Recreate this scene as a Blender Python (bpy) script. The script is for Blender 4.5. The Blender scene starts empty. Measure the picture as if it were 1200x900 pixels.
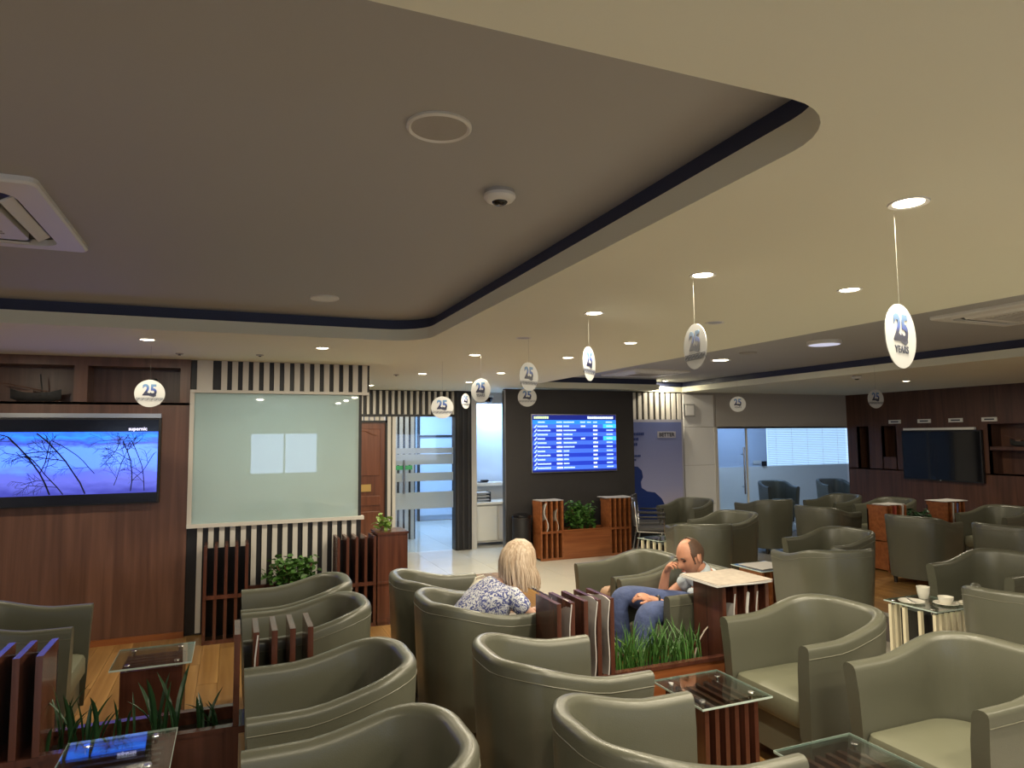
import bpy, bmesh, math, random
from mathutils import Vector, Matrix
random.seed(7)
D = bpy.data
S = bpy.context.scene
COL = S.collection
PI = math.pi
R = math.radians

# ------------------------------------------------------------------ camera, world, exposure
F = 795.0
YAW, PITCH, ROLL, CAMH = math.atan(325 / 795), math.atan(62 / 795), 0.0087, 1.65
fw = Vector((math.sin(YAW) * math.cos(PITCH), math.cos(YAW) * math.cos(PITCH), math.sin(PITCH)))
rt = Vector((math.cos(YAW), -math.sin(YAW), 0))
up = rt.cross(fw)
r2 = rt * math.cos(ROLL) - up * math.sin(ROLL)
u2 = rt * math.sin(ROLL) + up * math.cos(ROLL)
cam = D.objects.new('camera', D.cameras.new('camera'))
COL.objects.link(cam)
cam.matrix_world = Matrix(((r2.x, u2.x, -fw.x, 0), (r2.y, u2.y, -fw.y, 0), (r2.z, u2.z, -fw.z, CAMH), (0, 0, 0, 1)))
cam.data.sensor_fit = 'HORIZONTAL'
cam.data.sensor_width = 36.0
cam.data.lens = F / 1200 * 36
cam.data.clip_start = 0.05
S.camera = cam

w = D.worlds.new('world')
S.world = w
w.use_nodes = True
w.node_tree.nodes['Background'].inputs[0].default_value = (0.55, 0.65, 0.9, 1)
w.node_tree.nodes['Background'].inputs[1].default_value = 0.3

vs = S.view_settings
vs.view_transform = 'Standard'
vs.look = 'None'
vs.gamma = 1.0
vs.use_curve_mapping = False
vs.exposure = 0.62

WARM = (1.0, 0.89, 0.66)
DOWNLIGHT_W = 11.5
DAYLIGHT = 2.2

# ------------------------------------------------------------------ materials
MATS = {}


def new_mat(name):
    m = D.materials.new(name)
    m.use_nodes = True
    MATS[name] = m
    return m, m.node_tree.nodes, m.node_tree.links, m.node_tree.nodes['Principled BSDF']


def pbr(name, col, rough=0.5, metal=0.0, spec=0.5, coat=0.0, bump=0.0, bscale=200.0, var=0.0, vscale=6.0):
    m, n, l, b = new_mat(name)
    b.inputs['Base Color'].default_value = (*col, 1)
    b.inputs['Roughness'].default_value = rough
    b.inputs['Metallic'].default_value = metal
    b.inputs['Specular IOR Level'].default_value = spec
    b.inputs['Coat Weight'].default_value = coat
    b.inputs['Coat Roughness'].default_value = 0.05
    tc = n.new('ShaderNodeTexCoord')
    if bump:
        t = n.new('ShaderNodeTexNoise')
        t.inputs['Scale'].default_value = bscale
        t.inputs['Detail'].default_value = 3
        l.new(tc.outputs['Object'], t.inputs['Vector'])
        bp = n.new('ShaderNodeBump')
        bp.inputs['Strength'].default_value = bump
        bp.inputs['Distance'].default_value = 0.01
        l.new(t.outputs['Fac'], bp.inputs['Height'])
        l.new(bp.outputs['Normal'], b.inputs['Normal'])
    if var:
        t = n.new('ShaderNodeTexNoise')
        t.inputs['Scale'].default_value = vscale
        t.inputs['Detail'].default_value = 4
        l.new(tc.outputs['Object'], t.inputs['Vector'])
        mx = n.new('ShaderNodeMix')
        mx.data_type = 'RGBA'
        mx.inputs['A'].default_value = (*[c * (1 - var) for c in col], 1)
        mx.inputs['B'].default_value = (*[min(1, c * (1 + var)) for c in col], 1)
        l.new(t.outputs['Fac'], mx.inputs['Factor'])
        l.new(mx.outputs['Result'], b.inputs['Base Color'])
    return m


def wood(name, c1, c2, axis='Z', rough=0.3, scale=14.0, coat=0.0, per_object=False):
    m, n, l, b = new_mat(name)
    tc = n.new('ShaderNodeTexCoord')
    mp = n.new('ShaderNodeMapping')
    s = {'X': (0.05, 1, 1), 'Y': (1, 0.05, 1), 'Z': (1, 1, 0.05)}[axis]
    mp.inputs['Scale'].default_value = s
    l.new(tc.outputs['Object'], mp.inputs['Vector'])
    t = n.new('ShaderNodeTexNoise')
    t.inputs['Scale'].default_value = scale
    t.inputs['Detail'].default_value = 6
    t.inputs['Distortion'].default_value = 0.6
    l.new(mp.outputs['Vector'], t.inputs['Vector'])
    cr = n.new('ShaderNodeValToRGB')
    cr.color_ramp.elements[0].position = 0.32
    cr.color_ramp.elements[1].position = 0.7
    cr.color_ramp.elements[0].color = (*c1, 1)
    cr.color_ramp.elements[1].color = (*c2, 1)
    l.new(t.outputs['Fac'], cr.inputs['Fac'])
    out = cr.outputs['Color']
    if per_object:
        oi = n.new('ShaderNodeObjectInfo')
        mr = n.new('ShaderNodeMapRange')
        mr.inputs['To Min'].default_value = 0.75
        mr.inputs['To Max'].default_value = 1.2
        l.new(oi.outputs['Random'], mr.inputs['Value'])
        mx = n.new('ShaderNodeVectorMath')
        mx.operation = 'SCALE'
        l.new(out, mx.inputs[0])
        l.new(mr.outputs['Result'], mx.inputs['Scale'])
        out = mx.outputs['Vector']
    l.new(out, b.inputs['Base Color'])
    b.inputs['Roughness'].default_value = rough
    b.inputs['Coat Weight'].default_value = coat
    b.inputs['Coat Roughness'].default_value = 0.12
    return m


def emit(name, col, strength):
    m, n, l, b = new_mat(name)
    b.inputs['Base Color'].default_value = (*[c * 0.3 for c in col], 1)
    b.inputs['Emission Color'].default_value = (*col, 1)
    b.inputs['Emission Strength'].default_value = strength
    return m


def thin_glass(name, tint=(0.9, 0.96, 0.95), ior=1.5, rough=0.01, gain=1.0):
    m, n, l, b = new_mat(name)
    n.remove(b)
    out = n['Material Output']
    tr = n.new('ShaderNodeBsdfTransparent')
    tr.inputs['Color'].default_value = (*tint, 1)
    gl = n.new('ShaderNodeBsdfGlossy')
    gl.inputs['Roughness'].default_value = rough
    lw = n.new('ShaderNodeLayerWeight')
    lw.inputs['Blend'].default_value = 0.5
    pw_ = n.new('ShaderNodeMath')
    pw_.operation = 'POWER'
    pw_.inputs[1].default_value = 4.0
    l.new(lw.outputs['Facing'], pw_.inputs[0])
    mu = n.new('ShaderNodeMath')
    mu.operation = 'MULTIPLY_ADD'
    mu.use_clamp = True
    f0 = ((ior - 1) / (ior + 1)) ** 2 * gain
    mu.inputs[1].default_value = (1 - f0) * 0.9
    mu.inputs[2].default_value = f0
    l.new(pw_.outputs[0], mu.inputs[0])
    mx = n.new('ShaderNodeMixShader')
    l.new(mu.outputs[0], mx.inputs['Fac'])
    l.new(tr.outputs[0], mx.inputs[1])
    l.new(gl.outputs[0], mx.inputs[2])
    l.new(mx.outputs[0], out.inputs['Surface'])
    return m


def frosted(name, col, gloss=0.12, transl=0.5):
    m, n, l, b = new_mat(name)
    n.remove(b)
    out = n['Material Output']
    df = n.new('ShaderNodeBsdfDiffuse')
    df.inputs['Color'].default_value = (*col, 1)
    tl = n.new('ShaderNodeBsdfTranslucent')
    tl.inputs['Color'].default_value = (*col, 1)
    m1 = n.new('ShaderNodeMixShader')
    m1.inputs['Fac'].default_value = transl
    l.new(df.outputs[0], m1.inputs[1])
    l.new(tl.outputs[0], m1.inputs[2])
    gl = n.new('ShaderNodeBsdfGlossy')
    gl.inputs['Roughness'].default_value = 0.015
    m2 = n.new('ShaderNodeMixShader')
    m2.inputs['Fac'].default_value = gloss
    l.new(m1.outputs[0], m2.inputs[1])
    l.new(gl.outputs[0], m2.inputs[2])
    l.new(m2.outputs[0], out.inputs['Surface'])
    return m


def gradient(name, stops, axis=2, lo=0.0, hi=1.0, rough=0.5, emission=0.0, noise=0.0):
    """colour ramp along an object axis: printed artwork and screens"""
    m, n, l, b = new_mat(name)
    tc = n.new('ShaderNodeTexCoord')
    sp = n.new('ShaderNodeSeparateXYZ')
    l.new(tc.outputs['Object'], sp.inputs[0])
    mr = n.new('ShaderNodeMapRange')
    mr.inputs['From Min'].default_value = lo
    mr.inputs['From Max'].default_value = hi
    l.new(sp.outputs[axis], mr.inputs['Value'])
    fac = mr.outputs['Result']
    if noise:
        mp = n.new('ShaderNodeMapping')
        mp.inputs['Scale'].default_value = (2.2, 1, 7)
        l.new(tc.outputs['Object'], mp.inputs['Vector'])
        t = n.new('ShaderNodeTexNoise')
        t.inputs['Scale'].default_value = 2.5
        t.inputs['Detail'].default_value = 5
        l.new(mp.outputs['Vector'], t.inputs['Vector'])
        a = n.new('ShaderNodeMath')
        a.operation = 'MULTIPLY_ADD'
        a.inputs[1].default_value = noise
        a.inputs[2].default_value = -noise / 2
        l.new(t.outputs['Fac'], a.inputs[0])
        ad = n.new('ShaderNodeMath')
        ad.operation = 'ADD'
        l.new(fac, ad.inputs[0])
        l.new(a.outputs[0], ad.inputs[1])
        fac = ad.outputs[0]
    cr = n.new('ShaderNodeValToRGB')
    e = cr.color_ramp.elements
    while len(e) < len(stops):
        e.new(0.5)
    for k, (p, c) in enumerate(stops):
        e[k].position = p
        e[k].color = (*c, 1)
    l.new(fac, cr.inputs['Fac'])
    l.new(cr.outputs['Color'], b.inputs['Base Color'])
    b.inputs['Roughness'].default_value = rough
    if emission:
        b.inputs['Base Color'].default_value = (0, 0, 0, 1)
        l.new(cr.outputs['Color'], b.inputs['Emission Color'])
        b.inputs['Emission Strength'].default_value = emission
    return m


def pattern_fabric(name, ca, cb, scale=34.0):
    m, n, l, b = new_mat(name)
    tc = n.new('ShaderNodeTexCoord')
    t = n.new('ShaderNodeTexNoise')
    t.inputs['Scale'].default_value = scale
    t.inputs['Detail'].default_value = 1.5
    t.inputs['Distortion'].default_value = 2.6
    l.new(tc.outputs['Object'], t.inputs['Vector'])
    cr = n.new('ShaderNodeValToRGB')
    cr.color_ramp.elements[0].position = 0.46
    cr.color_ramp.elements[1].position = 0.53
    cr.color_ramp.elements[0].color = (*ca, 1)
    cr.color_ramp.elements[1].color = (*cb, 1)
    l.new(t.outputs['Fac'], cr.inputs['Fac'])
    l.new(cr.outputs['Color'], b.inputs['Base Color'])
    b.inputs['Roughness'].default_value = 0.8
    return m


pbr('ceiling_paint', (0.79, 0.79, 0.65), 0.7, bump=0.02, bscale=60)
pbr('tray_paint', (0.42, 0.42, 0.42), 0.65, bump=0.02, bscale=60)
pbr('cove_dark', (0.030, 0.038, 0.085), 0.5)
pbr('white_plastic', (0.75, 0.74, 0.70), 0.4)
pbr('grille_plastic', (0.42, 0.40, 0.37), 0.6, bump=0.4, bscale=500)
pbr('black', (0.012, 0.011, 0.013), 0.45)
pbr('black_gloss', (0.006, 0.006, 0.008), 0.06, spec=0.6)
pbr('slat_white', (0.60, 0.57, 0.53), 0.5)
pbr('dark_wall', (0.030, 0.027, 0.028), 0.55, var=0.15)
pbr('white_wall', (0.78, 0.77, 0.77), 0.6)
pbr('grey_wall', (0.47, 0.44, 0.41), 0.7)
pbr('blue_white', (0.60, 0.68, 0.80), 0.55)
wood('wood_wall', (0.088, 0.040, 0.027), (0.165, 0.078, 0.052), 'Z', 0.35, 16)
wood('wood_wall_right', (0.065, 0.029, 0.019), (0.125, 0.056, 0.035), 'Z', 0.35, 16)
wood('rack_wood', (0.055, 0.018, 0.012), (0.120, 0.042, 0.026), 'Z', 0.26, 20, coat=0.3)
wood('rack_wood_warm', (0.20, 0.060, 0.020), (0.33, 0.115, 0.040), 'X', 0.3, 20, coat=0.2)
wood('door_wood', (0.105, 0.030, 0.012), (0.19, 0.060, 0.025), 'Z', 0.3, 18, coat=0.3)
wood('floor_wood', (0.23, 0.115, 0.035), (0.42, 0.24, 0.085), 'Y', 0.3, 12, coat=0.25, per_object=True)
pbr('floor_slab', (0.16, 0.075, 0.03), 0.4)
pbr('tile_marble', (0.66, 0.63, 0.55), 0.12, spec=0.5, var=0.06, vscale=3)
pbr('tile_grey', (0.25, 0.24, 0.235), 0.2, var=0.08, vscale=3)
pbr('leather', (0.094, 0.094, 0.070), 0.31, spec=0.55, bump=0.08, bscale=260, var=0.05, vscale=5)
pbr('leather_seat_lit', (0.145, 0.145, 0.100), 0.40, bump=0.08, bscale=260, var=0.05)  # cushions paler than the shell: light falling on the seats put into colour
pbr('piping', (0.14, 0.135, 0.10), 0.4)
pbr('leg_dark', (0.02, 0.018, 0.016), 0.4)
pbr('chrome', (0.75, 0.75, 0.76), 0.15, metal=1.0)
pbr('steel', (0.45, 0.45, 0.46), 0.3, metal=1.0)
thin_glass('glass_top', (0.84, 0.90, 0.88), 1.55, 0.015, 3.2)
thin_glass('glass_wall', (0.90, 0.94, 0.96), 1.45, 0.01, 1.2)
frosted('frosted_pane', (0.58, 0.67, 0.64), 0.13, 0.55)
frosted('frosted_band', (0.62, 0.66, 0.66), 0.06, 0.6)
emit('lamp_warm', (1.0, 0.86, 0.62), 14)
emit('lamp_cool', (0.85, 0.88, 1.0), 6)
emit('lamp_dim', (0.80, 0.80, 1.0), 0.45)
emit('window_day', (0.55, 0.70, 1.0), DAYLIGHT)
emit('window_blind_light', (0.50, 0.72, 1.0), 1.15)
pbr('blind', (0.80, 0.84, 0.88), 0.5)
pbr('disc_white', (0.38, 0.38, 0.385), 0.35)
pbr('ink', (0.03, 0.035, 0.06), 0.5)
gradient('logo_blue', [(0.0, (0.004, 0.005, 0.025)), (0.30, (0.005, 0.008, 0.045)), (0.45, (0.02, 0.05, 0.24)), (1.0, (0.09, 0.19, 0.30))], 1, 0.0, 0.085)
pbr('string', (0.10, 0.10, 0.09), 0.4)
pbr('skin', (0.50, 0.235, 0.15), 0.5, var=0.10, vscale=30)
pbr('skin_pale', (0.56, 0.33, 0.25), 0.5)
pbr('hair_brown', (0.075, 0.040, 0.025), 0.55, var=0.5, vscale=60)
wood('hair_blond', (0.36, 0.25, 0.17), (0.66, 0.53, 0.41), 'Z', 0.45, 90)
pbr('eye', (0.03, 0.02, 0.015), 0.2)
pbr('lip', (0.36, 0.13, 0.10), 0.5)
pbr('jeans', (0.060, 0.085, 0.200), 0.8, bump=0.9, bscale=22, var=0.35, vscale=14)
pbr('shirt_pale', (0.50, 0.56, 0.62), 0.8, var=0.15, vscale=18)
pattern_fabric('blouse', (0.07, 0.085, 0.27), (0.62, 0.63, 0.68))
pbr('trousers_light', (0.45, 0.42, 0.38), 0.8)
pbr('shoe_dark', (0.03, 0.025, 0.02), 0.4)
pbr('watch_black', (0.01, 0.01, 0.012), 0.3)
pbr('bag_tan', (0.34, 0.20, 0.12), 0.5, var=0.15)
pbr('bag_white', (0.72, 0.68, 0.58), 0.6, var=0.05)
pbr('leaf_bush', (0.055, 0.14, 0.025), 0.4, var=0.5, vscale=9)
pbr('leaf_grass', (0.050, 0.135, 0.025), 0.4, var=0.4, vscale=9)
pbr('leaf_dark', (0.020, 0.060, 0.022), 0.35, var=0.3, vscale=9)
pbr('leaf_light', (0.20, 0.33, 0.06), 0.4, var=0.3, vscale=9)
pbr('soil', (0.03, 0.02, 0.014), 0.9, bump=0.6, bscale=80)
pbr('paper', (0.52, 0.50, 0.49), 0.6, var=0.08, vscale=30)
pbr('paper_blue', (0.12, 0.16, 0.38), 0.5)
pbr('paper_red', (0.40, 0.08, 0.06), 0.5)
pbr('newsprint', (0.40, 0.34, 0.29), 0.7, var=0.3, vscale=26)
pbr('glass_edge', (0.50, 0.60, 0.56), 0.15)
pbr('cream', (0.72, 0.65, 0.48), 0.4)
pbr('ceramic', (0.85, 0.82, 0.74), 0.2)
pbr('coffee', (0.05, 0.02, 0.01), 0.2)
pbr('brass', (0.55, 0.36, 0.12), 0.35, metal=0.6)
pbr('sign_green', (0.05, 0.35, 0.15), 0.5)
gradient('tv_picture', [(0.0, (0.03, 0.035, 0.24)), (0.20, (0.07, 0.085, 0.42)), (0.34, (0.06, 0.09, 0.62)), (0.45, (0.07, 0.17, 0.90)), (0.75, (0.07, 0.19, 0.92)), (0.84, (0.03, 0.05, 0.36)), (0.93, (0.02, 0.17, 0.90)), (1.0, (0.02, 0.10, 0.70))], 2, -0.26, 0.23, 0.1, emission=1.25, noise=0.35)
pbr('tv_black', (0.004, 0.005, 0.014), 0.12)
pbr('branch_ink', (0.004, 0.006, 0.03), 0.4)
emit('tv_caption', (0.75, 0.72, 1.0), 1.2)
emit('board_dark', (0.012, 0.035, 0.42), 1.0)
emit('board_mid', (0.045, 0.13, 0.72), 1.0)
emit('board_head', (0.02, 0.20, 0.95), 1.1)
emit('board_title', (0.005, 0.012, 0.16), 1.0)
emit('board_cyan', (0.04, 0.45, 0.90), 1.1)
emit('board_text', (0.50, 0.68, 1.0), 1.0)
emit('board_number', (0.80, 0.92, 0.90), 1.0)
emit('board_green', (0.62, 0.80, 0.40), 1.0)
gradient('poster_print', [(0.0, (0.62, 0.55, 0.68)), (0.35, (0.36, 0.37, 0.62)), (1.0, (0.13, 0.17, 0.42))], 2, 0.35, 1.85, 0.35)
pbr('poster_figure', (0.012, 0.035, 0.20), 0.4)
pbr('poster_frame', (0.40, 0.40, 0.50), 0.4)
pbr('boat_hull', (0.045, 0.045, 0.045), 0.5, var=0.3, vscale=30)
pbr('boat_wood', (0.16, 0.085, 0.06), 0.5)


# ------------------------------------------------------------------ mesh helpers
class MB:
    def __init__(self):
        self.v, self.f, self.m = [], [], []

    def add(self, vs_, fs_, mi=0):
        o = len(self.v)
        self.v += [tuple(p) for p in vs_]
        self.f += [tuple(i + o for i in q) for q in fs_]
        self.m += [mi] * len(fs_)
        return self

    def box(self, x0, x1, y0, y1, z0, z1, mi=0):
        return self.add([(x0, y0, z0), (x1, y0, z0), (x1, y1, z0), (x0, y1, z0), (x0, y0, z1), (x1, y0, z1), (x1, y1, z1), (x0, y1, z1)],
                        [(0, 3, 2, 1), (4, 5, 6, 7), (0, 1, 5, 4), (1, 2, 6, 5), (2, 3, 7, 6), (3, 0, 4, 7)], mi)

    def obox(self, c, s, rot, mi=0):
        M = rot.to_matrix() if hasattr(rot, 'to_matrix') else rot
        b = MB().box(-s[0] / 2, s[0] / 2, -s[1] / 2, s[1] / 2, -s[2] / 2, s[2] / 2)
        return self.add([Vector(c) + M @ Vector(p) for p in b.v], b.f, mi)

    def lathe(self, prof, n=24, c=(0, 0, 0), mi=0, cap=True):
        vs_, fs_ = [], []
        for (r, z) in prof:
            for k in range(n):
                a = 2 * PI * k / n
                vs_.append((c[0] + r * math.cos(a), c[1] + r * math.sin(a), c[2] + z))
        for i in range(len(prof) - 1):
            for k in range(n):
                k2 = (k + 1) % n
                fs_.append((i * n + k, i * n + k2, (i + 1) * n + k2, (i + 1) * n + k))
        if cap:
            fs_.append(tuple(reversed(range(n))))
            fs_.append(tuple((len(prof) - 1) * n + k for k in range(n)))
        return self.add(vs_, fs_, mi)

    def tube(self, pts, r, n=8, mi=0, cap=True):
        pts = [Vector(p) for p in pts]
        rs = r if isinstance(r, (list, tuple)) else [r] * len(pts)
        vs_, fs_ = [], []
        prev = None
        for i, p in enumerate(pts):
            d = (pts[min(i + 1, len(pts) - 1)] - pts[max(i - 1, 0)])
            if d.length < 1e-9:
                d = Vector((0, 0, 1))
            d.normalize()
            if prev is None:
                a = Vector((0, 0, 1)) if abs(d.z) < 0.9 else Vector((1, 0, 0))
                u = d.cross(a).normalized()
            else:
                u = (prev - d * prev.dot(d)).normalized()
            prev = u
            v = d.cross(u)
            for k in range(n):
                a = 2 * PI * k / n
                vs_.append(p + (u * math.cos(a) + v * math.sin(a)) * rs[i])
        for i in range(len(pts) - 1):
            for k in range(n):
                k2 = (k + 1) % n
                fs_.append((i * n + k, i * n + k2, (i + 1) * n + k2, (i + 1) * n + k))
        if cap:
            fs_.append(tuple(reversed(range(n))))
            fs_.append(tuple((len(pts) - 1) * n + k for k in range(n)))
        return self.add(vs_, fs_, mi)

    def ell(self, c, s, n=14, k=10, mi=0, M=None):
        vs_, fs_ = [], []
        for i in range(k + 1):
            t = PI * i / k
            for j in range(n):
                a = 2 * PI * j / n
                p = Vector((s[0] * math.sin(t) * math.cos(a), s[1] * math.sin(t) * math.sin(a), s[2] * math.cos(t)))
                if M:
                    p = M @ p
                vs_.append(Vector(c) + p)
        for i in range(k):
            for j in range(n):
                j2 = (j + 1) % n
                fs_.append((i * n + j, (i + 1) * n + j, (i + 1) * n + j2, i * n + j2))
        return self.add(vs_, fs_, mi)

    def prism(self, poly, z0, z1, mi=0):
        n = len(poly)
        vs_ = [(x, y, z0) for x, y in poly] + [(x, y, z1) for x, y in poly]
        fs_ = [tuple(reversed(range(n))), tuple(range(n, 2 * n))]
        fs_ += [(i, (i + 1) % n, n + (i + 1) % n, n + i) for i in range(n)]
        return self.add(vs_, fs_, mi)

    def mesh(self, name, mats, smooth=False):
        me = D.meshes.new(name)
        me.from_pydata(self.v, [], self.f)
        for m in (mats if isinstance(mats, (list, tuple)) else [mats]):
            me.materials.append(MATS[m])
        for p, i in zip(me.polygons, self.m):
            p.material_index = i
            p.use_smooth = smooth
        me.validate()
        if smooth:
            bm = bmesh.new()
            bm.from_mesh(me)
            bmesh.ops.remove_doubles(bm, verts=bm.verts, dist=1e-6)
            bmesh.ops.recalc_face_normals(bm, faces=bm.faces)
            for e in bm.edges:
                if len(e.link_faces) == 2 and e.calc_face_angle(0) > R(42):
                    e.smooth = False
            bm.to_mesh(me)
            bm.free()
        return me

    def build(self, name, mats, parent=None, smooth=False, bevel=0.0, loc=None, rot=None):
        o = obj(name, self.mesh(name, mats, smooth), parent, loc, rot)
        if bevel:
            b = o.modifiers.new('bevel', 'BEVEL')
            b.width = bevel
            b.segments = 2
            b.limit_method = 'ANGLE'
        return o


def obj(name, data, parent=None, loc=None, rot=None):
    o = D.objects.new(name, data)
    COL.objects.link(o)
    if parent:
        o.parent = parent
    if loc:
        o.location = loc
    if rot:
        o.rotation_euler = rot
    return o


def tag(o, label=None, cat=None, group=None, kind=None):
    if label:
        o['label'] = label
    if cat:
        o['category'] = cat
    if group:
        o['group'] = group
    if kind:
        o['kind'] = kind
    return o


def thing(name, label, cat, loc=(0, 0, 0), rz=0.0, group=None):
    return tag(obj(name, None, None, loc, (0, 0, rz)), label, cat, group)


def struct(o):
    o['kind'] = 'structure'
    return o


def sbox(name, mat, x0, x1, y0, y1, z0, z1, parent=None):
    o = MB().box(x0, x1, y0, y1, z0, z1).build(name, mat, parent)
    return o if parent else struct(o)


def copy_tree(o, parent=None):
    c = o.copy()
    COL.objects.link(c)
    c.parent = parent
    for ch in list(o.children):
        copy_tree(ch, c)
    return c


def text_mesh(txt, size, extrude=0.0008, bold=0.0, sx=1.0):
    cu = D.curves.new('lettering', 'FONT')
    cu.body = txt
    cu.size = size
    cu.extrude = extrude
    cu.offset = bold
    cu.align_x = 'CENTER'
    cu.resolution_u = 3
    t = obj('lettering', cu)
    t.scale = (sx, 1, 1)
    dg = bpy.context.evaluated_depsgraph_get()
    me = D.meshes.new_from_object(t.evaluated_get(dg))
    D.objects.remove(t)
    if sx != 1.0:
        me.transform(Matrix.Diagonal((sx, 1, 1, 1)))
    return me


def text(name, txt, size, mat, parent, loc, rot, bold=0.0, sx=1.0, extrude=0.0008):
    me = text_mesh(txt, size, extrude, bold, sx)
    me.materials.clear()
    me.materials.append(MATS[mat])
    return obj(name, me, parent, loc, rot)


H = 2.34      # soffit height
HT = 2.49     # tray height

# ------------------------------------------------------------------ floor
floor = sbox('floor', 'floor_slab', -3.6, 14.0, -4.2, 14.0, -0.12, -0.012)
plank_me = MB().box(0.0015, 0.1285, 0.0015, 1.298, -0.012, 0.0).mesh('plank', 'floor_wood')
base_wood = sbox('floor', 'floor_wood', -3.6, 3.05, 1.0, 7.9, -0.012, -0.006)
sbox('floor', 'tile_grey', -3.6, 3.05, -4.2, 1.0, -0.012, -0.004)  # unseen floor; grey put in to cut warm bounce onto the ceiling
base_wood2 = sbox('floor', 'floor_wood', 5.58, 10.15, -4.2, 6.7, -0.012, -0.006)
for base, X0, X1, Y0, Y1 in ((base_wood, -1.37, 3.05, 1.6, 7.9), (base_wood2, 6.1, 8.1, 3.6, 6.7)):
    nx = int((X1 - X0) / 0.13)
    for i in range(nx):
        y = Y0 - (i * 0.47) % 1.3
        while y < Y1 - 0.05:
            ya, yb = max(y, Y0), min(y + 1.3, Y1)
            x = X0 + i * 0.13
            if not (x < 1.1 and ya > 6.4) and yb - ya > 0.06:
                p = obj('plank', plank_me, base, (x, ya, 0))
                p.scale.y = (yb - ya) / 1.3
            y += 1.3
tile_me = MB().box(0.0015, 0.5985, 0.0015, 0.5985, -0.012, 0.0).mesh('tile', 'tile_marble')
tile_g = MB().box(0.0015, 0.5985, 0.0015, 0.5985, -0.012, 0.0).mesh('tile', 'tile_grey')
base_tile = sbox('floor', 'tile_marble', 3.05, 14.0, -4.2, 14.0, -0.012, -0.010)
base_tile2 = sbox('floor', 'tile_marble', 1.18, 3.05, 7.9, 14.0, -0.012, -0.010)
for i in range(19):
    for j in range(20):
        x, y = 1.25 + i * 0.6, 1.9 + j * 0.6
        if x + 0.6 > 10.2 and y < 9:
            continue
        if x + 0.3 < 3.05 and y < 7.6:
            continue
        if x + 0.3 > 5.5 and y + 0.3 < 6.7:
            continue
        if x > 8.6 or y > 12.7 or y < 1.9 or (x > 4.6 and y > 9.4):
            continue
        obj('tile', tile_g if (x > 4.5 and (y < 7.4 or x > 5.3)) else tile_me, base_tile, (x, y, 0.0))
struct(MB().box(5.50, 5.58, -4.0, 6.7, -0.005, 0.012).build('trim_1', 'slat_white'))
struct(MB().box(3.02, 3.06, -4.0, 7.9, -0.005, 0.006).build('trim_2', 'steel'))

# ------------------------------------------------------------------ ceiling
def rrect(x0, x1, y0, y1, rads, n=8):
    pts = []
    for cx, cy, a0, r in ((x1, y0, -90, rads[0]), (x1, y1, 0, rads[1]), (x0, y1, 90, rads[2]), (x0, y0, 180, rads[3])):
        sx, sy = (1 if cx == x1 else -1), (1 if cy == y1 else -1)
        if r <= 0:
            pts.append((cx, cy))
            continue
        for k in range(n + 1):
            a = R(a0 + 90 * k / n)
            pts.append((cx - sx * r + r * math.cos(a), cy - sy * r + r * math.sin(a)))
    return pts


tray1 = rrect(-3.1, 1.25, 1.03, 4.75, (0.2, 0.28, 0.2, 0.2))
tray2 = [(3.65, -2.0), (6.62, -2.0), (6.62, 9.0), (5.95, 9.0), (5.95, 8.65), (3.65, 8.65)]
cu = D.curves.new('soffit', 'CURVE')
cu.dimensions = '2D'
cu.fill_mode = 'BOTH'
for poly in ([(-3.6, -4.2), (10.3, -4.2), (10.3, 10.2), (-3.6, 10.2)], tray1, tray2):
    sp = cu.splines.new('POLY')
    sp.points.add(len(poly) - 1)
    for q, p in zip(sp.points, poly):
        q.co = (p[0], p[1], 0, 1)
    sp.use_cyclic_u = True
t = obj('soffit', cu)
me = D.meshes.new_from_object(t.evaluated_get(bpy.context.evaluated_depsgraph_get()))
D.objects.remove(t)
me.materials.clear()
me.materials.append(MATS['ceiling_paint'])
struct(obj('ceiling', me, None, (0, 0, H)))


def strip(poly, z0, z1):
    n = len(poly)
    return MB().add([(x, y, z0) for x, y in poly] + [(x, y, z1) for x, y in poly],
                    [((i + 1) % n, i, n + i, n + (i + 1) % n) for i in range(n)])


def ringcap(pa, pb, z):
    n = len(pa)
    return MB().add([(x, y, z) for x, y in pa] + [(x, y, z) for x, y in pb],
                    [(i, (i + 1) % n, n + (i + 1) % n, n + i) for i in range(n)])


tray1b = rrect(-3.13, 1.28, 1.0, 4.78, (0.23, 0.31, 0.23, 0.23))
struct(strip(tray1, H, 2.42).build('trim_3', 'ceiling_paint', smooth=True))
struct(ringcap(tray1, tray1b, 2.42).build('trim_4', 'ceiling_paint'))
struct(strip(tray1b, 2.42, HT).build('trim_5', 'cove_dark', smooth=True))
struct(MB().box(-3.6, 1.6, 0.7, 5.1, HT, HT + 0.04).build('ceiling', 'tray_paint'))
struct(strip(tray2, H, 2.42).build('trim_6', 'ceiling_paint'))
tray2b = [(3.62, -2.03), (6.65, -2.03), (6.65, 9.03), (5.92, 9.03), (5.92, 8.68), (3.62, 8.68)]
struct(ringcap(tray2, tray2b, 2.42).build('trim_7', 'ceiling_paint'))
struct(strip(tray2b, 2.42, HT + 0.01).build('trim_8', 'cove_dark'))
struct(MB().box(3.5, 6.8, -2.2, 9.2, HT + 0.01, HT + 0.05).build('ceiling', 'tray_paint'))
struct(MB().box(1.3, 14.0, 9.7, 14.0, 2.5, 2.54).build('ceiling', 'blue_white'))

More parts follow.
